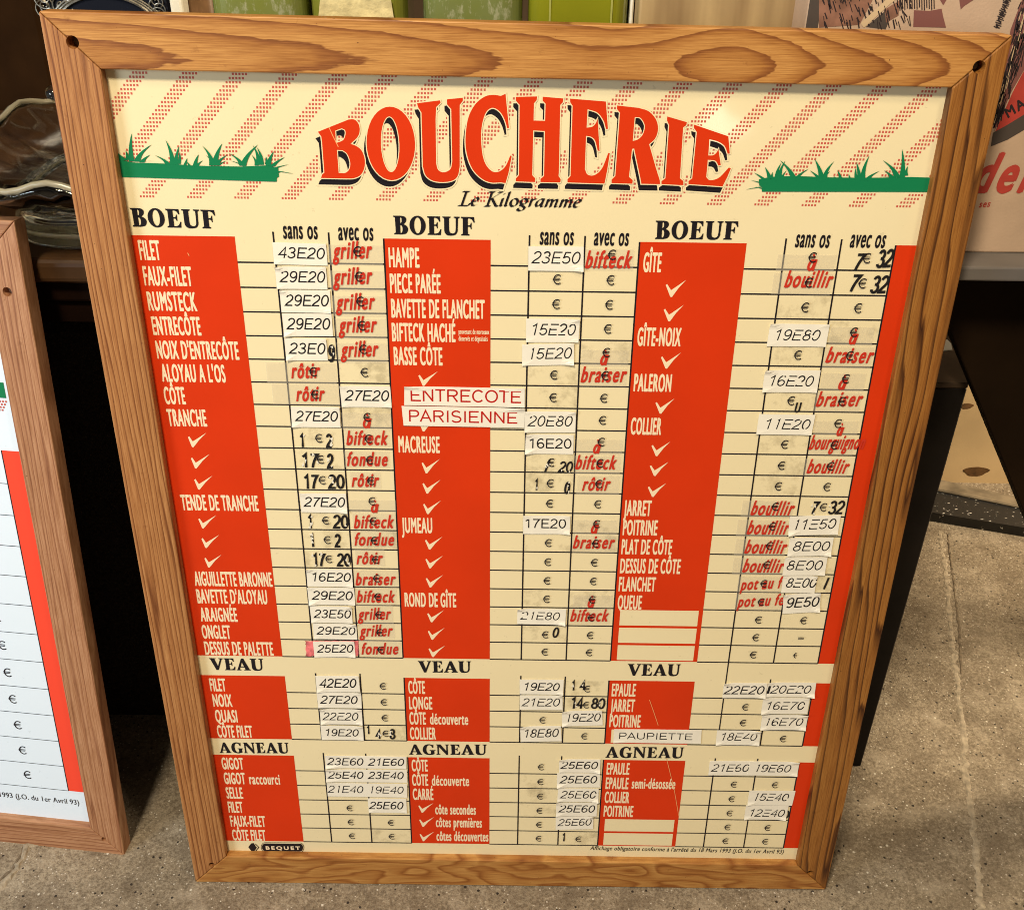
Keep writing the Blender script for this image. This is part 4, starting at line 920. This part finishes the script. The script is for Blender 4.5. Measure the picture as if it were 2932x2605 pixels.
digits('l', D3, 1226, 342, 1244, 342, 0.0150, 0, 0.14, up=1.25e-3)

# =================================================================== second price board, on the left
PSI = math.radians(-6.02); LEAN2 = math.radians(7.86)
M2 = Matrix.Translation((-0.4128, 0.0317, 0)) @ Matrix.Rotation(PSI, 4, 'Z') @ Matrix.Rotation(math.pi/2 - LEAN2, 4, 'X')
board2 = thing('price_board', 'pale pine framed price board with blank cool white table, standing left of the BOUCHERIE board', 'price board', M2)
def Q(px, py): return on_plane(px, py, M2, SH)
def E2(x, y): return Q(x / 1.34, 1250 + y / 1.34)
H2 = 0.6737
xi, vi = on_plane(257, 2369, M2, 0)
rails(board2, [(-0.52, H2), (0.0, H2), (0.0, 0.0), (-0.52, 0.0)], [(-0.52 - xi, H2 + xi), (xi, H2 + xi), (xi, vi), (-0.52 - xi, vi)], 0.0165,
      [W_PINK_H, W_PINK_V, W_PINK_H, W_PINK_V], [(*on_plane(20, 836, M2, 0), 0.0042), (*on_plane(297, 2402, M2, 0), 0.003)], 0.008, 0.004)
bm = bmesh.new(); bm_box(bm, -0.505, -0.012, 0.012, H2 - 0.012, SH - 0.002, SH)
poster2 = bm_obj('printed_sheet', bm, WHITEP, board2)
fl = Flat(); xl = (E2(5, 52)[0] + E2(262, 1357)[0]) / 2
vb, vt = E2(262, 1357)[1], E2(5, 52)[1]
fl.rect(xl, xi + 0.002, vb, vt, ZR); fl.obj('red_strip', [RED2], poster2)
fl = Flat(); fl.rect(xl - 0.0005, xl + 0.0005, vb, vt, ZL)
rows2 = [E2(x, y)[1] for x, y in ((25,180),(50,302),(77,424),(103,541),(122,654),(143,764),(163,870),(185,973),(205,1073),(225,1169),(242,1264),(262,1357))]
st2 = (rows2[0] - rows2[-1]) / 11
for k in range(12):
    v = rows2[-1] + st2 * k; fl.rect(-0.49, xl, v - 0.0003, v + 0.0003, ZL + 1e-5)
fl.obj('ruled_lines', [BLACK], poster2)
fl = Flat(); xe = E2(108, 1302)[0]
for k in range(7): fl = Flat(); euro(fl, xe + 0.0006*k, rows2[-1] + st2 * (k + 0.5), 0.0098, ZN); fl.obj('euro_sign', [BLACK], poster2)
fl = Flat(); a, b = E2(304, 1411), E2(2, 1385)
type_text(fl, '1993 (J.O. du 1er Avril 93)', b[0], a[1], a[0], a[1], 0.0066, ZN, bold=0.006)
type_text(fl, "conforme à l'arrêté du 18 Mars", b[0] - 0.118, a[1], b[0] - 0.004, a[1], 0.0066, ZN, bold=0.006)
fl.obj('footer_lettering', [BLACK], poster2)
fl = Flat(); fl.rect(-0.2, Q(12, 1110)[0], Q(8, 1139)[1], Q(8, 1095)[1], ZN); fl.obj('grass_print', [GREEN], poster2)
fl = Flat(); x0, v0 = Q(14, 1147)
for r in range(4):
    for c in range(6): fl.rect(x0 - r*0.0016 - c*0.0028, x0 - r*0.0016 - c*0.0028 + 0.0016, v0 - r*0.0027 - 0.0017, v0 - r*0.0027, ZN)
fl.obj('dot_stripes', [DOT], poster2)

# =================================================================== behind: tables and what stands on them
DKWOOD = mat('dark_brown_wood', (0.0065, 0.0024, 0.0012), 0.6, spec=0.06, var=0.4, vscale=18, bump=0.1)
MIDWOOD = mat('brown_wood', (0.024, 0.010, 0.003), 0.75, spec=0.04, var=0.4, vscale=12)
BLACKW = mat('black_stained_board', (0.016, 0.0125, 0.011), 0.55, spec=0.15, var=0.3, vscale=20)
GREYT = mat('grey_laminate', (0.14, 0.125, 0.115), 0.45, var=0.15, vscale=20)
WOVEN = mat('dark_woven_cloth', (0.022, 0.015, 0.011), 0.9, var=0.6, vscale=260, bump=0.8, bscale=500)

# left: old dark dresser top with a moulded apron
t = thing('side_table', 'dark brown wooden table with moulded edge behind the pale framed board', 'table', Matrix.Translation((-0.7, 0.35, 0)))
def put(bm, name, m, parent, off): 
    for v in bm.verts: v.co -= Vector(off)
    return bm_obj(name, bm, m, parent)
off = (-0.7, 0.35, 0)
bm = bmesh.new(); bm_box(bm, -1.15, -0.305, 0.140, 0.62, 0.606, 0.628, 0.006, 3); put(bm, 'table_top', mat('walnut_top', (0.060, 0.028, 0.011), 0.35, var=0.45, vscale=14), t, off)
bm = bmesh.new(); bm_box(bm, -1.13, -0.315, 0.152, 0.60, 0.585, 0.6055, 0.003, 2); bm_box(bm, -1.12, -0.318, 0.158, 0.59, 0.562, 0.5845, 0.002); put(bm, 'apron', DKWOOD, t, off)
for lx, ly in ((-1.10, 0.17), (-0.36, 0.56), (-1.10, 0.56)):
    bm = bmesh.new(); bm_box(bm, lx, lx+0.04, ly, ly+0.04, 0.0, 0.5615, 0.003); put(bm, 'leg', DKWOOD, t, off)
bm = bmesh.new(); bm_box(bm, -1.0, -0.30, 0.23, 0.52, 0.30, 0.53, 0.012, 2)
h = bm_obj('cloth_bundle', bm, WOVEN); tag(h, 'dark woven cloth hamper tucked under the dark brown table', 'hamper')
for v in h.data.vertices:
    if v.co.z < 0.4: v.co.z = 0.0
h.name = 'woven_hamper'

# right: table with a thin grey edge, carrying the canisters and boxes
off = (0.4, 0.35, 0)
t = thing('display_table', 'table with a thin grey edge behind the BOUCHERIE board', 'table', Matrix.Translation(off))
bm = bmesh.new(); bm_box(bm, -0.295, 1.00, 0.0815, 0.42, 0.6445, 0.656, 0.0015, 2); put(bm, 'table_top', GREYT, t, off)
for lx, ly in ((-0.25, 0.37), (0.94, 0.37), (0.94, 0.16)):
    bm = bmesh.new(); bm_box(bm, lx, lx+0.04, ly, ly+0.04, 0.0, 0.644, 0.003); put(bm, 'leg', BLACKW, t, off)
bm = bmesh.new()
pA, pB = at_y(2719, 948, 0.13), at_y(2922, 1444, 0.13)
sl = (pB[0]-pA[0]) / (pA[1]-pB[1])
xz = lambda z: pA[0] + (pA[1]-z)*sl
bm_prism(bm, [(xz(0.644), 0.644), (xz(0.0), 0.0), (0.92, 0.0), (0.92, 0.644)], 0.13, 0.148, 0.001, axis='y')
put(bm, 'trestle_panel', mat('dark_trestle', (0.013, 0.0065, 0.0025), 0.7, spec=0.08, var=0.35, vscale=10), t, off)

# dark chest under the table
cA = at_y(2775, 1097, 0.165)
t = thing('wooden_chest', 'black chest with a dark brown lid standing behind the right rail of the BOUCHERIE board', 'chest', Matrix.Translation((0.1, 0.25, 0)))
off = (0.1, 0.25, 0)
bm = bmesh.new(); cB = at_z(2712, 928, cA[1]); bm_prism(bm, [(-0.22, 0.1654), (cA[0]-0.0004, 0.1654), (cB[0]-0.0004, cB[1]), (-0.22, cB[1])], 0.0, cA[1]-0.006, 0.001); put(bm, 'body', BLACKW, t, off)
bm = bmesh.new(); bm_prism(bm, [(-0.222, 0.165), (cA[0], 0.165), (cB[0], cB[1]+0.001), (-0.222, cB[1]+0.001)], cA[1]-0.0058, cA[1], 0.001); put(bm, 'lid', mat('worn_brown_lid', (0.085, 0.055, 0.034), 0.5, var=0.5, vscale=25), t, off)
pc = [at_z(x, y, cA[1]+0.0005) for x, y in ((2690,1005),(2726,1003),(2722,985),(2712,975),(2690,970))]
bm = bmesh.new(); bm_prism(bm, pc[::-1], cA[1]+0.0003, cA[1]+0.0012); o = bm_obj('paper_scrap', bm, STICK); tag(o, 'small white scrap of paper lying on the dark brown chest lid', 'paper')

# plywood and tarred timber on the floor at the back
PLY = mat('plywood', (0.46, 0.33, 0.18), 0.65, var=0.16, vscale=7, bump=0.05)
bm = bmesh.new(); bm_box(bm, 0.30, 1.5, 0.768, 0.783, 0.0, 0.40, 0.001)
ply = bm_obj('plywood_panel', bm, PLY); tag(ply, 'pale plywood panel with two dark knots standing behind the black timber', 'panel')
KN = mat('knot', (0.10, 0.05, 0.018), 0.6, var=0.4, vscale=90)
for (px, py, rx, rz) in ((2768, 1163, 0.010, 0.005), (2795, 1350, 0.020, 0.009)):
    kx, kz = at_y(px, py, 0.7675); bm = bmesh.new(); bm_prism(bm, [(kx + rx*math.cos(a)*(1+0.2*math.sin(3*a)), kz + rz*math.sin(a)) for a in [2*math.pi*i/18 for i in range(18)]], 0.7672, 0.7685, axis='y'); bm_obj('knot', bm, KN, ply)
a0, a1 = at_z(2640, 1395, 0.02), at_z(3000, 1470, 0.02); b0, b1 = at_z(2640, 1490, 0.0), at_z(3000, 1550, 0.0)
def tar():
    m = bpy.data.materials.new('tarred_timber'); m.use_nodes = True; nt = m.node_tree; nb = NB(nt); b = nt.nodes['Principled BSDF']
    vec = nb.n('ShaderNodeTexCoord').outputs['Object']
    n1 = nb.noise(nb.vscale(vec, (1, 2.2, 1)), 120.0, 3.0, 0.65)
    c = nb.mix(nb.math('GREATER_THAN', n1, 0.655), (0.010, 0.011, 0.013), (0.66, 0.64, 0.60))
    nt.links.new(c, b.inputs['Base Color']); b.inputs['Roughness'].default_value = 0.4; return m
bm = bmesh.new(); bm_prism(bm, [(b0[0]-0.3, b0[1]+0.13), b0, b1, (b1[0]+0.3, b1[1]-0.12), (a1[0]+0.3, a1[1]-0.12), a1, a0, (a0[0]-0.3, a0[1]+0.13)], 0.0, 0.018, 0.003)
o = bm_obj('timber_strip', bm, tar()); tag(o, 'low black timber flecked with white paint lying on the concrete floor', 'timber')
g0, g1 = at_z(2640, 1362, 0.02), at_z(3000, 1445, 0.02)
bm = bmesh.new(); bm_prism(bm, [a0, a1, g1, g0][::1], 0.0, 0.022, 0.002); o = bm_obj('wood_batten', bm, mat('grey_batten', (0.20, 0.16, 0.11), 0.7, var=0.35, vscale=40)); tag(o, 'thin grey wooden batten between the black timber and plywood', 'batten')

# olive canisters in a row
OLIVE = [mat('olive_paint', (0.19, 0.215, 0.045), 0.16, spec=0.6, var=0.25, vscale=25), mat('olive_paint_b', (0.20, 0.21, 0.03), 0.16, spec=0.6, var=0.2, vscale=20),
         mat('olive_paint_c', (0.17, 0.20, 0.055), 0.18, spec=0.6, var=0.35, vscale=45), mat('olive_paint_d', (0.23, 0.24, 0.014), 0.12, spec=0.7, var=0.12, vscale=10)]
def worn_mat(color):
    m = bpy.data.materials.new('olive_worn'); m.use_nodes = True; nt = m.node_tree; nb = NB(nt); b = nt.nodes['Principled BSDF']
    vec = nb.n('ShaderNodeTexCoord').outputs['Object']
    n1 = nb.noise(nb.vscale(vec, (1, 1, 0.5)), 190.0, 4.0, 0.7); n2 = nb.noise(vec, 22.0, 3.0)
    k = nb.math('ADD', nb.math('MULTIPLY', n1, 0.6), nb.math('MULTIPLY', n2, 0.5))
    c = nb.mix(nb.ramp(k, [(0.60, (0, 0, 0)), (0.68, (0.8,)*3)]), color, (0.42, 0.42, 0.27))
    c = nb.mix(nb.ramp(n2, [(0.45, (0, 0, 0)), (0.8, (0.6,)*3)]), c, (0.20, 0.23, 0.14))
    nt.links.new(c, b.inputs['Base Color']); b.inputs['Roughness'].default_value = 0.2; b.inputs['Specular IOR Level'].default_value = 0.6; return m
TLAB = mat('torn_label_paper', (0.66, 0.56, 0.30), 0.7, var=0.35, vscale=70, bump=0.6, bscale=160)
CZ, CY = 0.656, 0.17
for i, (l, r, lab) in enumerate(((590, 868, 'worn olive green canister with pale scratches, leftmost of four in the row'), (878, 1160, 'olive green canister with a torn cream paper label'),
                                 (1204, 1496, 'olive green canister with flaking white specks beside the torn label one'), (1513, 1803, 'clean bright olive canister with pale upright lines next to the cardboard box'))):
    x0, x1 = at_y(l, 0, CY)[0], at_y(r, 0, CY)[0]; cx = (x0+x1)/2
    t = thing('olive_canister', lab, 'canister', Matrix.Translation((cx, CY+0.03, CZ)), 'olive canisters in a row')
    hw = (x1-x0)/2; ch = 0.011 if i == 3 else 0.014
    bm = bmesh.new(); pl = [(-hw+ch, -0.03), (hw-ch, -0.03), (hw-ch*0.3, -0.03+ch*0.35), (hw, -0.03+ch), (hw, 0.045), (-hw, 0.045), (-hw, -0.03+ch), (-hw+ch*0.3, -0.03+ch*0.35)]
    bm_prism(bm, pl, 0.0, 0.225)
    bmesh.ops.bevel(bm, geom=[e for e in bm.edges if abs(e.verts[0].co.z - e.verts[1].co.z) > 0.1], offset=ch*0.42, segments=4, affect='EDGES', profile=0.5)
    bm_obj('body', bm, worn_mat(OLIVE[i].node_tree.nodes['Principled BSDF'].inputs['Base Color'].default_value[:3]) if i in (0, 2) else OLIVE[i], t)
    bm = bmesh.new(); bmesh.ops.create_cone(bm, cap_ends=True, segments=28, radius1=hw*0.55, radius2=hw*0.55, depth=0.018, matrix=Matrix.Translation((0, 0.008, 0.234))); bm_obj('cap', bm, OLIVE[i], t)
    if i == 1:
        bm = bmesh.new(); rr = random.Random(3); lx0, lx1 = at_y(905, 0, CY)[0]-cx, at_y(1112, 0, CY)[0]-cx
        e = [(lx0 + rr.random()*0.003, 0.05 + 0.012*k) for k in range(11)] + [(lx1 + rr.random()*0.004, 0.17 - 0.012*k) for k in range(11)]
        bm_prism(bm, e[::-1], -0.0308, -0.0301, axis='y'); bm_obj('paper_label', bm, TLAB, t)
    if i == 3:
        for px in (1575, 1752):
            sx_ = at_y(px, 0, CY)[0]-cx; bm = bmesh.new(); bm_box(bm, sx_-0.0007, sx_+0.0007, -0.0308, -0.0295, 0.004, 0.22); bm_obj('raised_line', bm, mat('pale_line', (0.36, 0.37, 0.10), 0.4), t)  # two thin paler strips up the front, at the facet lines
x0, x1 = at_y(1806, 0, 0.175)[0], at_y(1818, 0, 0.175)[0]
bm = bmesh.new(); bm_box(bm, x0, x1-0.0005, 0.176, 0.23, CZ, CZ+0.21, 0.001); o = bm_obj('white_card', bm, STICK); tag(o, 'thin white card standing between the last olive canister and the cardboard box', 'card')

# cardboard box and the printed box
def card():
    m = bpy.data.materials.new('cardboard'); m.use_nodes = True; nt = m.node_tree; nb = NB(nt); b = nt.nodes['Principled BSDF']
    vec = nb.n('ShaderNodeTexCoord').outputs['Object']
    n = nb.noise(nb.vscale(vec, (3.0, 1, 0.25)), 14.0, 3.0); g = nb.noise(vec, 240.0, 3.0)
    c = nb.ramp(n, [(0.36, (0.26, 0.165, 0.075)), (0.62, (0.50, 0.355, 0.175))]); c = nb.mix(nb.math('MULTIPLY', g, 0.3), c, (0.30, 0.20, 0.10))
    nt.links.new(c, b.inputs['Base Color']); b.inputs['Roughness'].default_value = 0.6; return m
x0, x1 = at_y(1831, 0, 0.15)[0], at_y(2420, 0, 0.15)[0]
bm = bmesh.new(); bm_box(bm, x0, x1, 0.15, 0.36, CZ, CZ+0.24, 0.002, 2); o = bm_obj('cardboard_box', bm, card()); tag(o, 'plain tan cardboard box standing right of the olive canisters', 'box')

BY = 0.112
BOXM = mat('pinkish_kraft_paper', (0.52, 0.375, 0.27), 0.6, var=0.10, vscale=30, bump=0.1, bscale=500)
bxl = at_y(2307, 60, BY)[0]
t = thing('printed_box', 'large kraft box printed with a dark sketch, a red emblem and red script', 'box', Matrix.Translation((bxl+0.25, BY+0.1, CZ)))
off = (bxl+0.25, BY+0.1, CZ)
bm = bmesh.new(); bm_box(bm, bxl, bxl+0.5, BY, BY+0.14, CZ, CZ+0.27, 0.0015, 2); body = put(bm, 'body', BOXM, t, off)
def BP(px, py):
    x, z = at_y(px, py, BY); return (x - off[0], z - off[2])
class FlatY(Flat):
    def obj(s, name, mats, parent, k=0):
        return mesh_obj(name, [(p[0], BY - off[1] - 1.5e-4 - p[2], p[1]) for p in s.v], s.f, mats, s.m, parent)
INKG, INKB, INKR, INKM, INKO = mat('print_grey', (0.075, 0.06, 0.052), 0.6), mat('print_black', (0.028, 0.020, 0.022), 0.6), mat('print_red', (0.44, 0.055, 0.042), 0.55, var=0.1, vscale=80), mat('print_mauve', (0.21, 0.085, 0.075), 0.6), mat('print_brown', (0.25, 0.125, 0.085), 0.6, var=0.3, vscale=90)
PALE = mat('print_pale', (0.60, 0.45, 0.28), 0.6)
f = FlatY(); xg0, xg1 = BP(2309, 60)[0], BP(2344, 60)[0]; zb = BP(2307, 110)[1]; zt = 0.262
f.rect(xg0, xg1, zb-0.02, zt, 0); 
f.poly([BP(2478,78),BP(2530,35),BP(2545,60),BP(2535,85)], 4e-5); f.obj('grey_border', [INKG], t)
f = FlatY(); f.poly([BP(2344,80),BP(2344,-60),BP(2530,-60),BP(2460,72)], 2e-5); f.poly([BP(2532,28),BP(2575,2),BP(2572,45),BP(2536,66)], 5e-5); f.obj('brown_patch', [INKO], t)
f = FlatY(); f.poly([BP(2614,78),BP(2616,30),BP(2660,32),BP(2695,26),BP(2700,50),BP(2708,80)], 3e-5); f.poly([BP(2688,-4),BP(2712,-4),BP(2700,16)], 4e-5); f.poly([BP(2745,-5),BP(2795,-5),BP(2760,18),BP(2750,28)], 4e-5); f.obj('mauve_patch', [INKM], t)
f = FlatY(); rr = random.Random(11)
for i in range(90):
    x, y = 2350 + rr.random()*260, -30 + rr.random()*95; a = BP(x, y); b = BP(x + 2 + 8*rr.random(), y + 12 + 20*rr.random()); f.ribbon([a, b], 0.0004 + 0.0006*rr.random(), 7e-5)
for i in range(16):
    x = 2568 + i*7; f.ribbon([BP(x, -20), BP(x+1, 22 + 10*rr.random())], 0.0007, 7e-5)
f.obj('sketch_strokes', [INKB], t)
f = FlatY(); f.ribbon([BP(2468,74),BP(2540,8),BP(2575,-20)], 0.0042, 9e-5); f.obj('pale_stroke', [PALE], t)
# figure at the right: hatched dark band, red field, black lower rim
f = FlatY(); f.poly([BP(*p) for p in ((2842,392),(2870,330),(2900,262),(2940,186),(3000,90),(3060,90),(3060,270),(2932,340),(2880,372))], 3e-5); f.obj('emblem_field', [INKR], t)
f = FlatY(); f.shape([BP(*p) for p in ((2836,420),(2843,380),(2880,360),(2932,328),(3060,240),(3060,300),(2932,372),(2885,400))], [], 5e-5); f.obj('emblem_rim', [INKG], t)
f = FlatY(); f.shape([BP(*p) for p in ((2934,-20),(2910,40),(2893,85),(2882,150),(2872,240),(2852,345),(2846,378),(2866,330),(2896,262),(2940,186),(2990,100),(3000,-20))], [], 4e-5); f.obj('emblem_band', [INKM], t)
f = FlatY()
for i in range(230):
    u = rr.random(); y = -10 + 350*u; xl_ = 2926 - 78*u; xr_ = 2990 - 128*u; x = xl_ + (xr_-xl_)*rr.random()**1.3
    f.ribbon([BP(x, y), BP(x - 4 - 6*rr.random(), y + 14 + 22*rr.random())], 0.0004 + 0.0007*rr.random(), 8e-5)
for i in range(52):
    y = -8 + i*1.7; x = 2884 - 0.62*i + 5*math.sin(i*1.9)
    f.ribbon([BP(x-6+rr.random()*5, y), BP(x+2+rr.random()*6, y+2+4*rr.random())], 0.0006, 8e-5)
f.obj('emblem_hatching', [INKB], t)
f = FlatY()
for i in range(40):
    u = rr.random(); y = -10 + 340*u; x = 2930 - 78*u + 40*rr.random()*(1-u); f.ribbon([BP(x, y), BP(x - 7, y + 26)], 0.0005, 9e-5)
f.obj('pale_stroke', [PALE], t)
f = FlatY(); a, b = BP(2886, 338), BP(2990, 270); type_text(f, 'MARC', *a, *b, 0.0075, 1.1e-4, bold=0.04); f.obj('emblem_lettering', [INKB], t)
f = FlatY(); a, b = BP(2780, 549), BP(2948, 549); type_text(f, 'der', *a, *b, 0.0290, 6e-5, bold=0.045, shear=0.22)
a, b = BP(2802, 594), BP(2832, 592); type_text(f, 'ses', *a, *b, 0.0052, 6e-5, bold=0.03, shear=0.15); f.obj('script_lettering', [INKR], t)

# small things left of the canisters
CR = mat('white_wax', (0.72, 0.66, 0.52), 0.5, var=0.1, vscale=40)
x0, x1 = at_y(482, 0, 0.46)[0], at_y(519, 0, 0.46)[0]; zl = 0.6285
bm = bmesh.new(); bm_box(bm, x0, x1, 0.46, 0.50, 0.6285, 0.90, 0.003, 2); o = bm_obj('white_post', bm, CR); tag(o, 'narrow white block standing between the silver scroll frame and brown jar', 'block')
x0, x1 = at_y(521, 0, 0.48)[0], at_y(586, 0, 0.48)[0]
bm = bmesh.new(); pr = [(0.016,0),(0.019,0.02),(0.0205,0.06),(0.020,0.14),(0.0195,0.20),(0.018,0.22)]
rg = [[bm.verts.new((r*math.cos(2*math.pi*k/24), r*math.sin(2*math.pi*k/24), z)) for k in range(24)] for r, z in pr]
for a, b in zip(rg, rg[1:]):
    for k in range(24): bm.faces.new((a[k], a[(k+1) % 24], b[(k+1) % 24], b[k]))
bm.faces.new(rg[0][::-1]); bm.faces.new(rg[-1]); o = bm_obj('brown_jar', bm, mat('brown_glaze', (0.16, 0.085, 0.04), 0.3, var=0.3, vscale=40), smooth=True); o.location = ((x0+x1)/2, 0.50, 0.6286); tag(o, 'small brown glazed jar beside the leftmost olive canister', 'jar')

# silver scroll frame, standing on the dark table
FY = 0.50
fx0, fx1 = at_y(112, 0, FY)[0], at_y(478, 0, FY)[0]; zl = 0.628
t = thing('scroll_frame', 'dark mirror in a silver scrollwork frame behind the top left corner of the big board', 'picture frame', Matrix.Translation(((fx0+fx1)/2, FY, zl)))
SIL = mat('tarnished_silver', (0.30, 0.275, 0.22), 0.35, metal=0.85, var=0.4, vscale=120)
cxf = (fx0+fx1)/2; hwf = (fx1-fx0)/2
bm = bmesh.new(); bm_box(bm, -hwf, hwf, 0.004, 0.014, 0.0, 0.34, 0.002); bm_obj('backing', bm, mat('black_velvet', (0.006, 0.006, 0.010), 0.5), t)
bm = bmesh.new(); bm_box(bm, -hwf*0.8, hwf*0.8, 0.002, 0.0038, 0.03, 0.31); bm_obj('mirror_glass', bm, mat('dark_mirror', (0.01, 0.012, 0.02), 0.15), t)
zc = at_y(300, 0, FY)[1] - zl
bm = bmesh.new()
for r_, sc in ((0.0017, 1.0), (0.0011, 1.07), (0.0011, 1.13)):
    bm_tube(bm, [(hwf*0.80*sc*math.cos(math.radians(a)), 0.0, zc - 0.030 + 0.034*sc*math.sin(math.radians(a))) for a in range(0, 181, 6)], r_, 6)
bm_obj('arch_moulding', bm, SIL, t)
def scroll(cx, cz, r, turns, ph, sgn):
    return [(cx + sgn*r*(1-u*0.85)*math.cos(ph + turns*6.28*u), 0.0, cz + r*(1-u*0.85)*math.sin(ph + turns*6.28*u)) for u in [i/30 for i in range(31)]]
bm = bmesh.new(); rr = random.Random(2)
for i in range(26):
    sgn = -1 if i % 2 else 1
    bm_tube(bm, scroll(sgn*hwf*(0.55 + 0.42*rr.random()), zc - 0.02 + 0.07*rr.random(), 0.006 + 0.006*rr.random(), 1.6, rr.random()*6, sgn), 0.0008, 5)
bm_obj('scrollwork', bm, SIL, t)

# pressed-glass bowl on the dark table
def glass():
    m = bpy.data.materials.new('pressed_glass'); m.use_nodes = True; b = m.node_tree.nodes['Principled BSDF']
    b.inputs['Base Color'].default_value = (0.96, 0.95, 0.84, 1); b.inputs['Roughness'].default_value = 0.03; b.inputs['Transmission Weight'].default_value = 1.0; b.inputs['IOR'].default_value = 1.5
    return m
GLASS = glass()
t = thing('glass_bowl', 'heavy pressed glass bowl with a flared rim on the dark brown table', 'bowl', Matrix.Translation((-0.362, 0.262, 0.6285)))
prof = [(0.62, 0.0), (0.64, 0.004), (0.64, 0.020), (0.60, 0.025), (0.64, 0.031), (0.78, 0.042), (0.90, 0.053), (0.985, 0.064), (1.0, 0.067), (0.985, 0.070), (0.95, 0.066), (0.84, 0.053), (0.68, 0.043), (0.52, 0.037), (0.30, 0.034), (0.01, 0.033)]
RX, RY = 0.128, 0.158
def rim_xy(r, a):
    c, s_ = math.cos(a), math.sin(a); n = 3.2; k = (abs(c)**n + abs(s_)**n) ** (-1/n); return RX*r*k*c, RY*r*k*s_
bm = bmesh.new(); N = 64; rg = []
for r, z in prof:
    row = []
    for k in range(N):
        a = 2*math.pi*k/N; fl_ = 1 + 0.022*math.cos(16*a)*(1 if 0.03 < z < 0.066 else 0); x, y = rim_xy(r*fl_, a)
        row.append(bm.verts.new((x, y, z + (0.004*math.cos(12*a) if z > 0.06 else 0.0))))
    rg.append(row)
for a, b in zip(rg, rg[1:]):
    for k in range(N): bm.faces.new((a[k], a[(k+1) % N], b[(k+1) % N], b[k]))
bm.faces.new(rg[0][::-1]); bm.faces.new(rg[-1]); bm_obj('bowl_body', bm, GLASS, t, smooth=True)
for k in range(4):
    a = 2*math.pi*(k+0.5)/4
    bm = bmesh.new(); bmesh.ops.create_uvsphere(bm, u_segments=14, v_segments=10, radius=0.0085, matrix=Matrix.Translation((*rim_xy(0.99, a), 0.074)))
    bm_obj('rim_knob', bm, GLASS, t, smooth=True)

RIM_GLINT = mat('rim_highlight_glass', (0.62, 0.56, 0.40), 0.22, spec=0.8); RIM_GLINT.node_tree.nodes['Principled BSDF'].inputs['Transmission Weight'].default_value = 0.55  # pale tint paints bright highlight lines along the glass rim and foot
bm = bmesh.new(); bm_tube(bm, [(*rim_xy(0.985, 2*math.pi*k/72), 0.0715 + 0.004*math.cos(24*math.pi*k/72)) for k in range(73)], 0.0026, 8); bm_obj('rim', bm, RIM_GLINT, t, smooth=True)
bm = bmesh.new(); bm_tube(bm, [(*rim_xy(0.64, 2*math.pi*k/72), 0.012) for k in range(73)], 0.0022, 8); bm_obj('foot_ring', bm, RIM_GLINT, t, smooth=True)
# dark cabinet behind on the left and the dim room behind everything
t = thing('cabinet', 'dark brown cabinet with a lighter post, far left behind the glass bowl', 'cabinet', Matrix.Translation((-0.9, 0.75, 0)))
off = (-0.9, 0.75, 0)
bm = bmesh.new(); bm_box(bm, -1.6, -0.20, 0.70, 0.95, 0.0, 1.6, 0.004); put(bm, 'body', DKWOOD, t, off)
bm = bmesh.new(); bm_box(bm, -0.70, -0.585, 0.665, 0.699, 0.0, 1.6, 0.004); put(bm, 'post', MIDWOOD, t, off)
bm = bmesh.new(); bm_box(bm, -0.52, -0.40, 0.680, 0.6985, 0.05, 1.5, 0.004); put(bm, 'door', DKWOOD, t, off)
wl = mesh_obj('back_wall', [(-4, 2.2, 0), (4, 2.2, 0), (4, 2.2, 3), (-4, 2.2, 3)], [(0, 1, 2, 3)], mat('dim_plaster', (0.16, 0.11, 0.07), 0.8, var=0.2, vscale=4)); tag(wl, kind='structure')
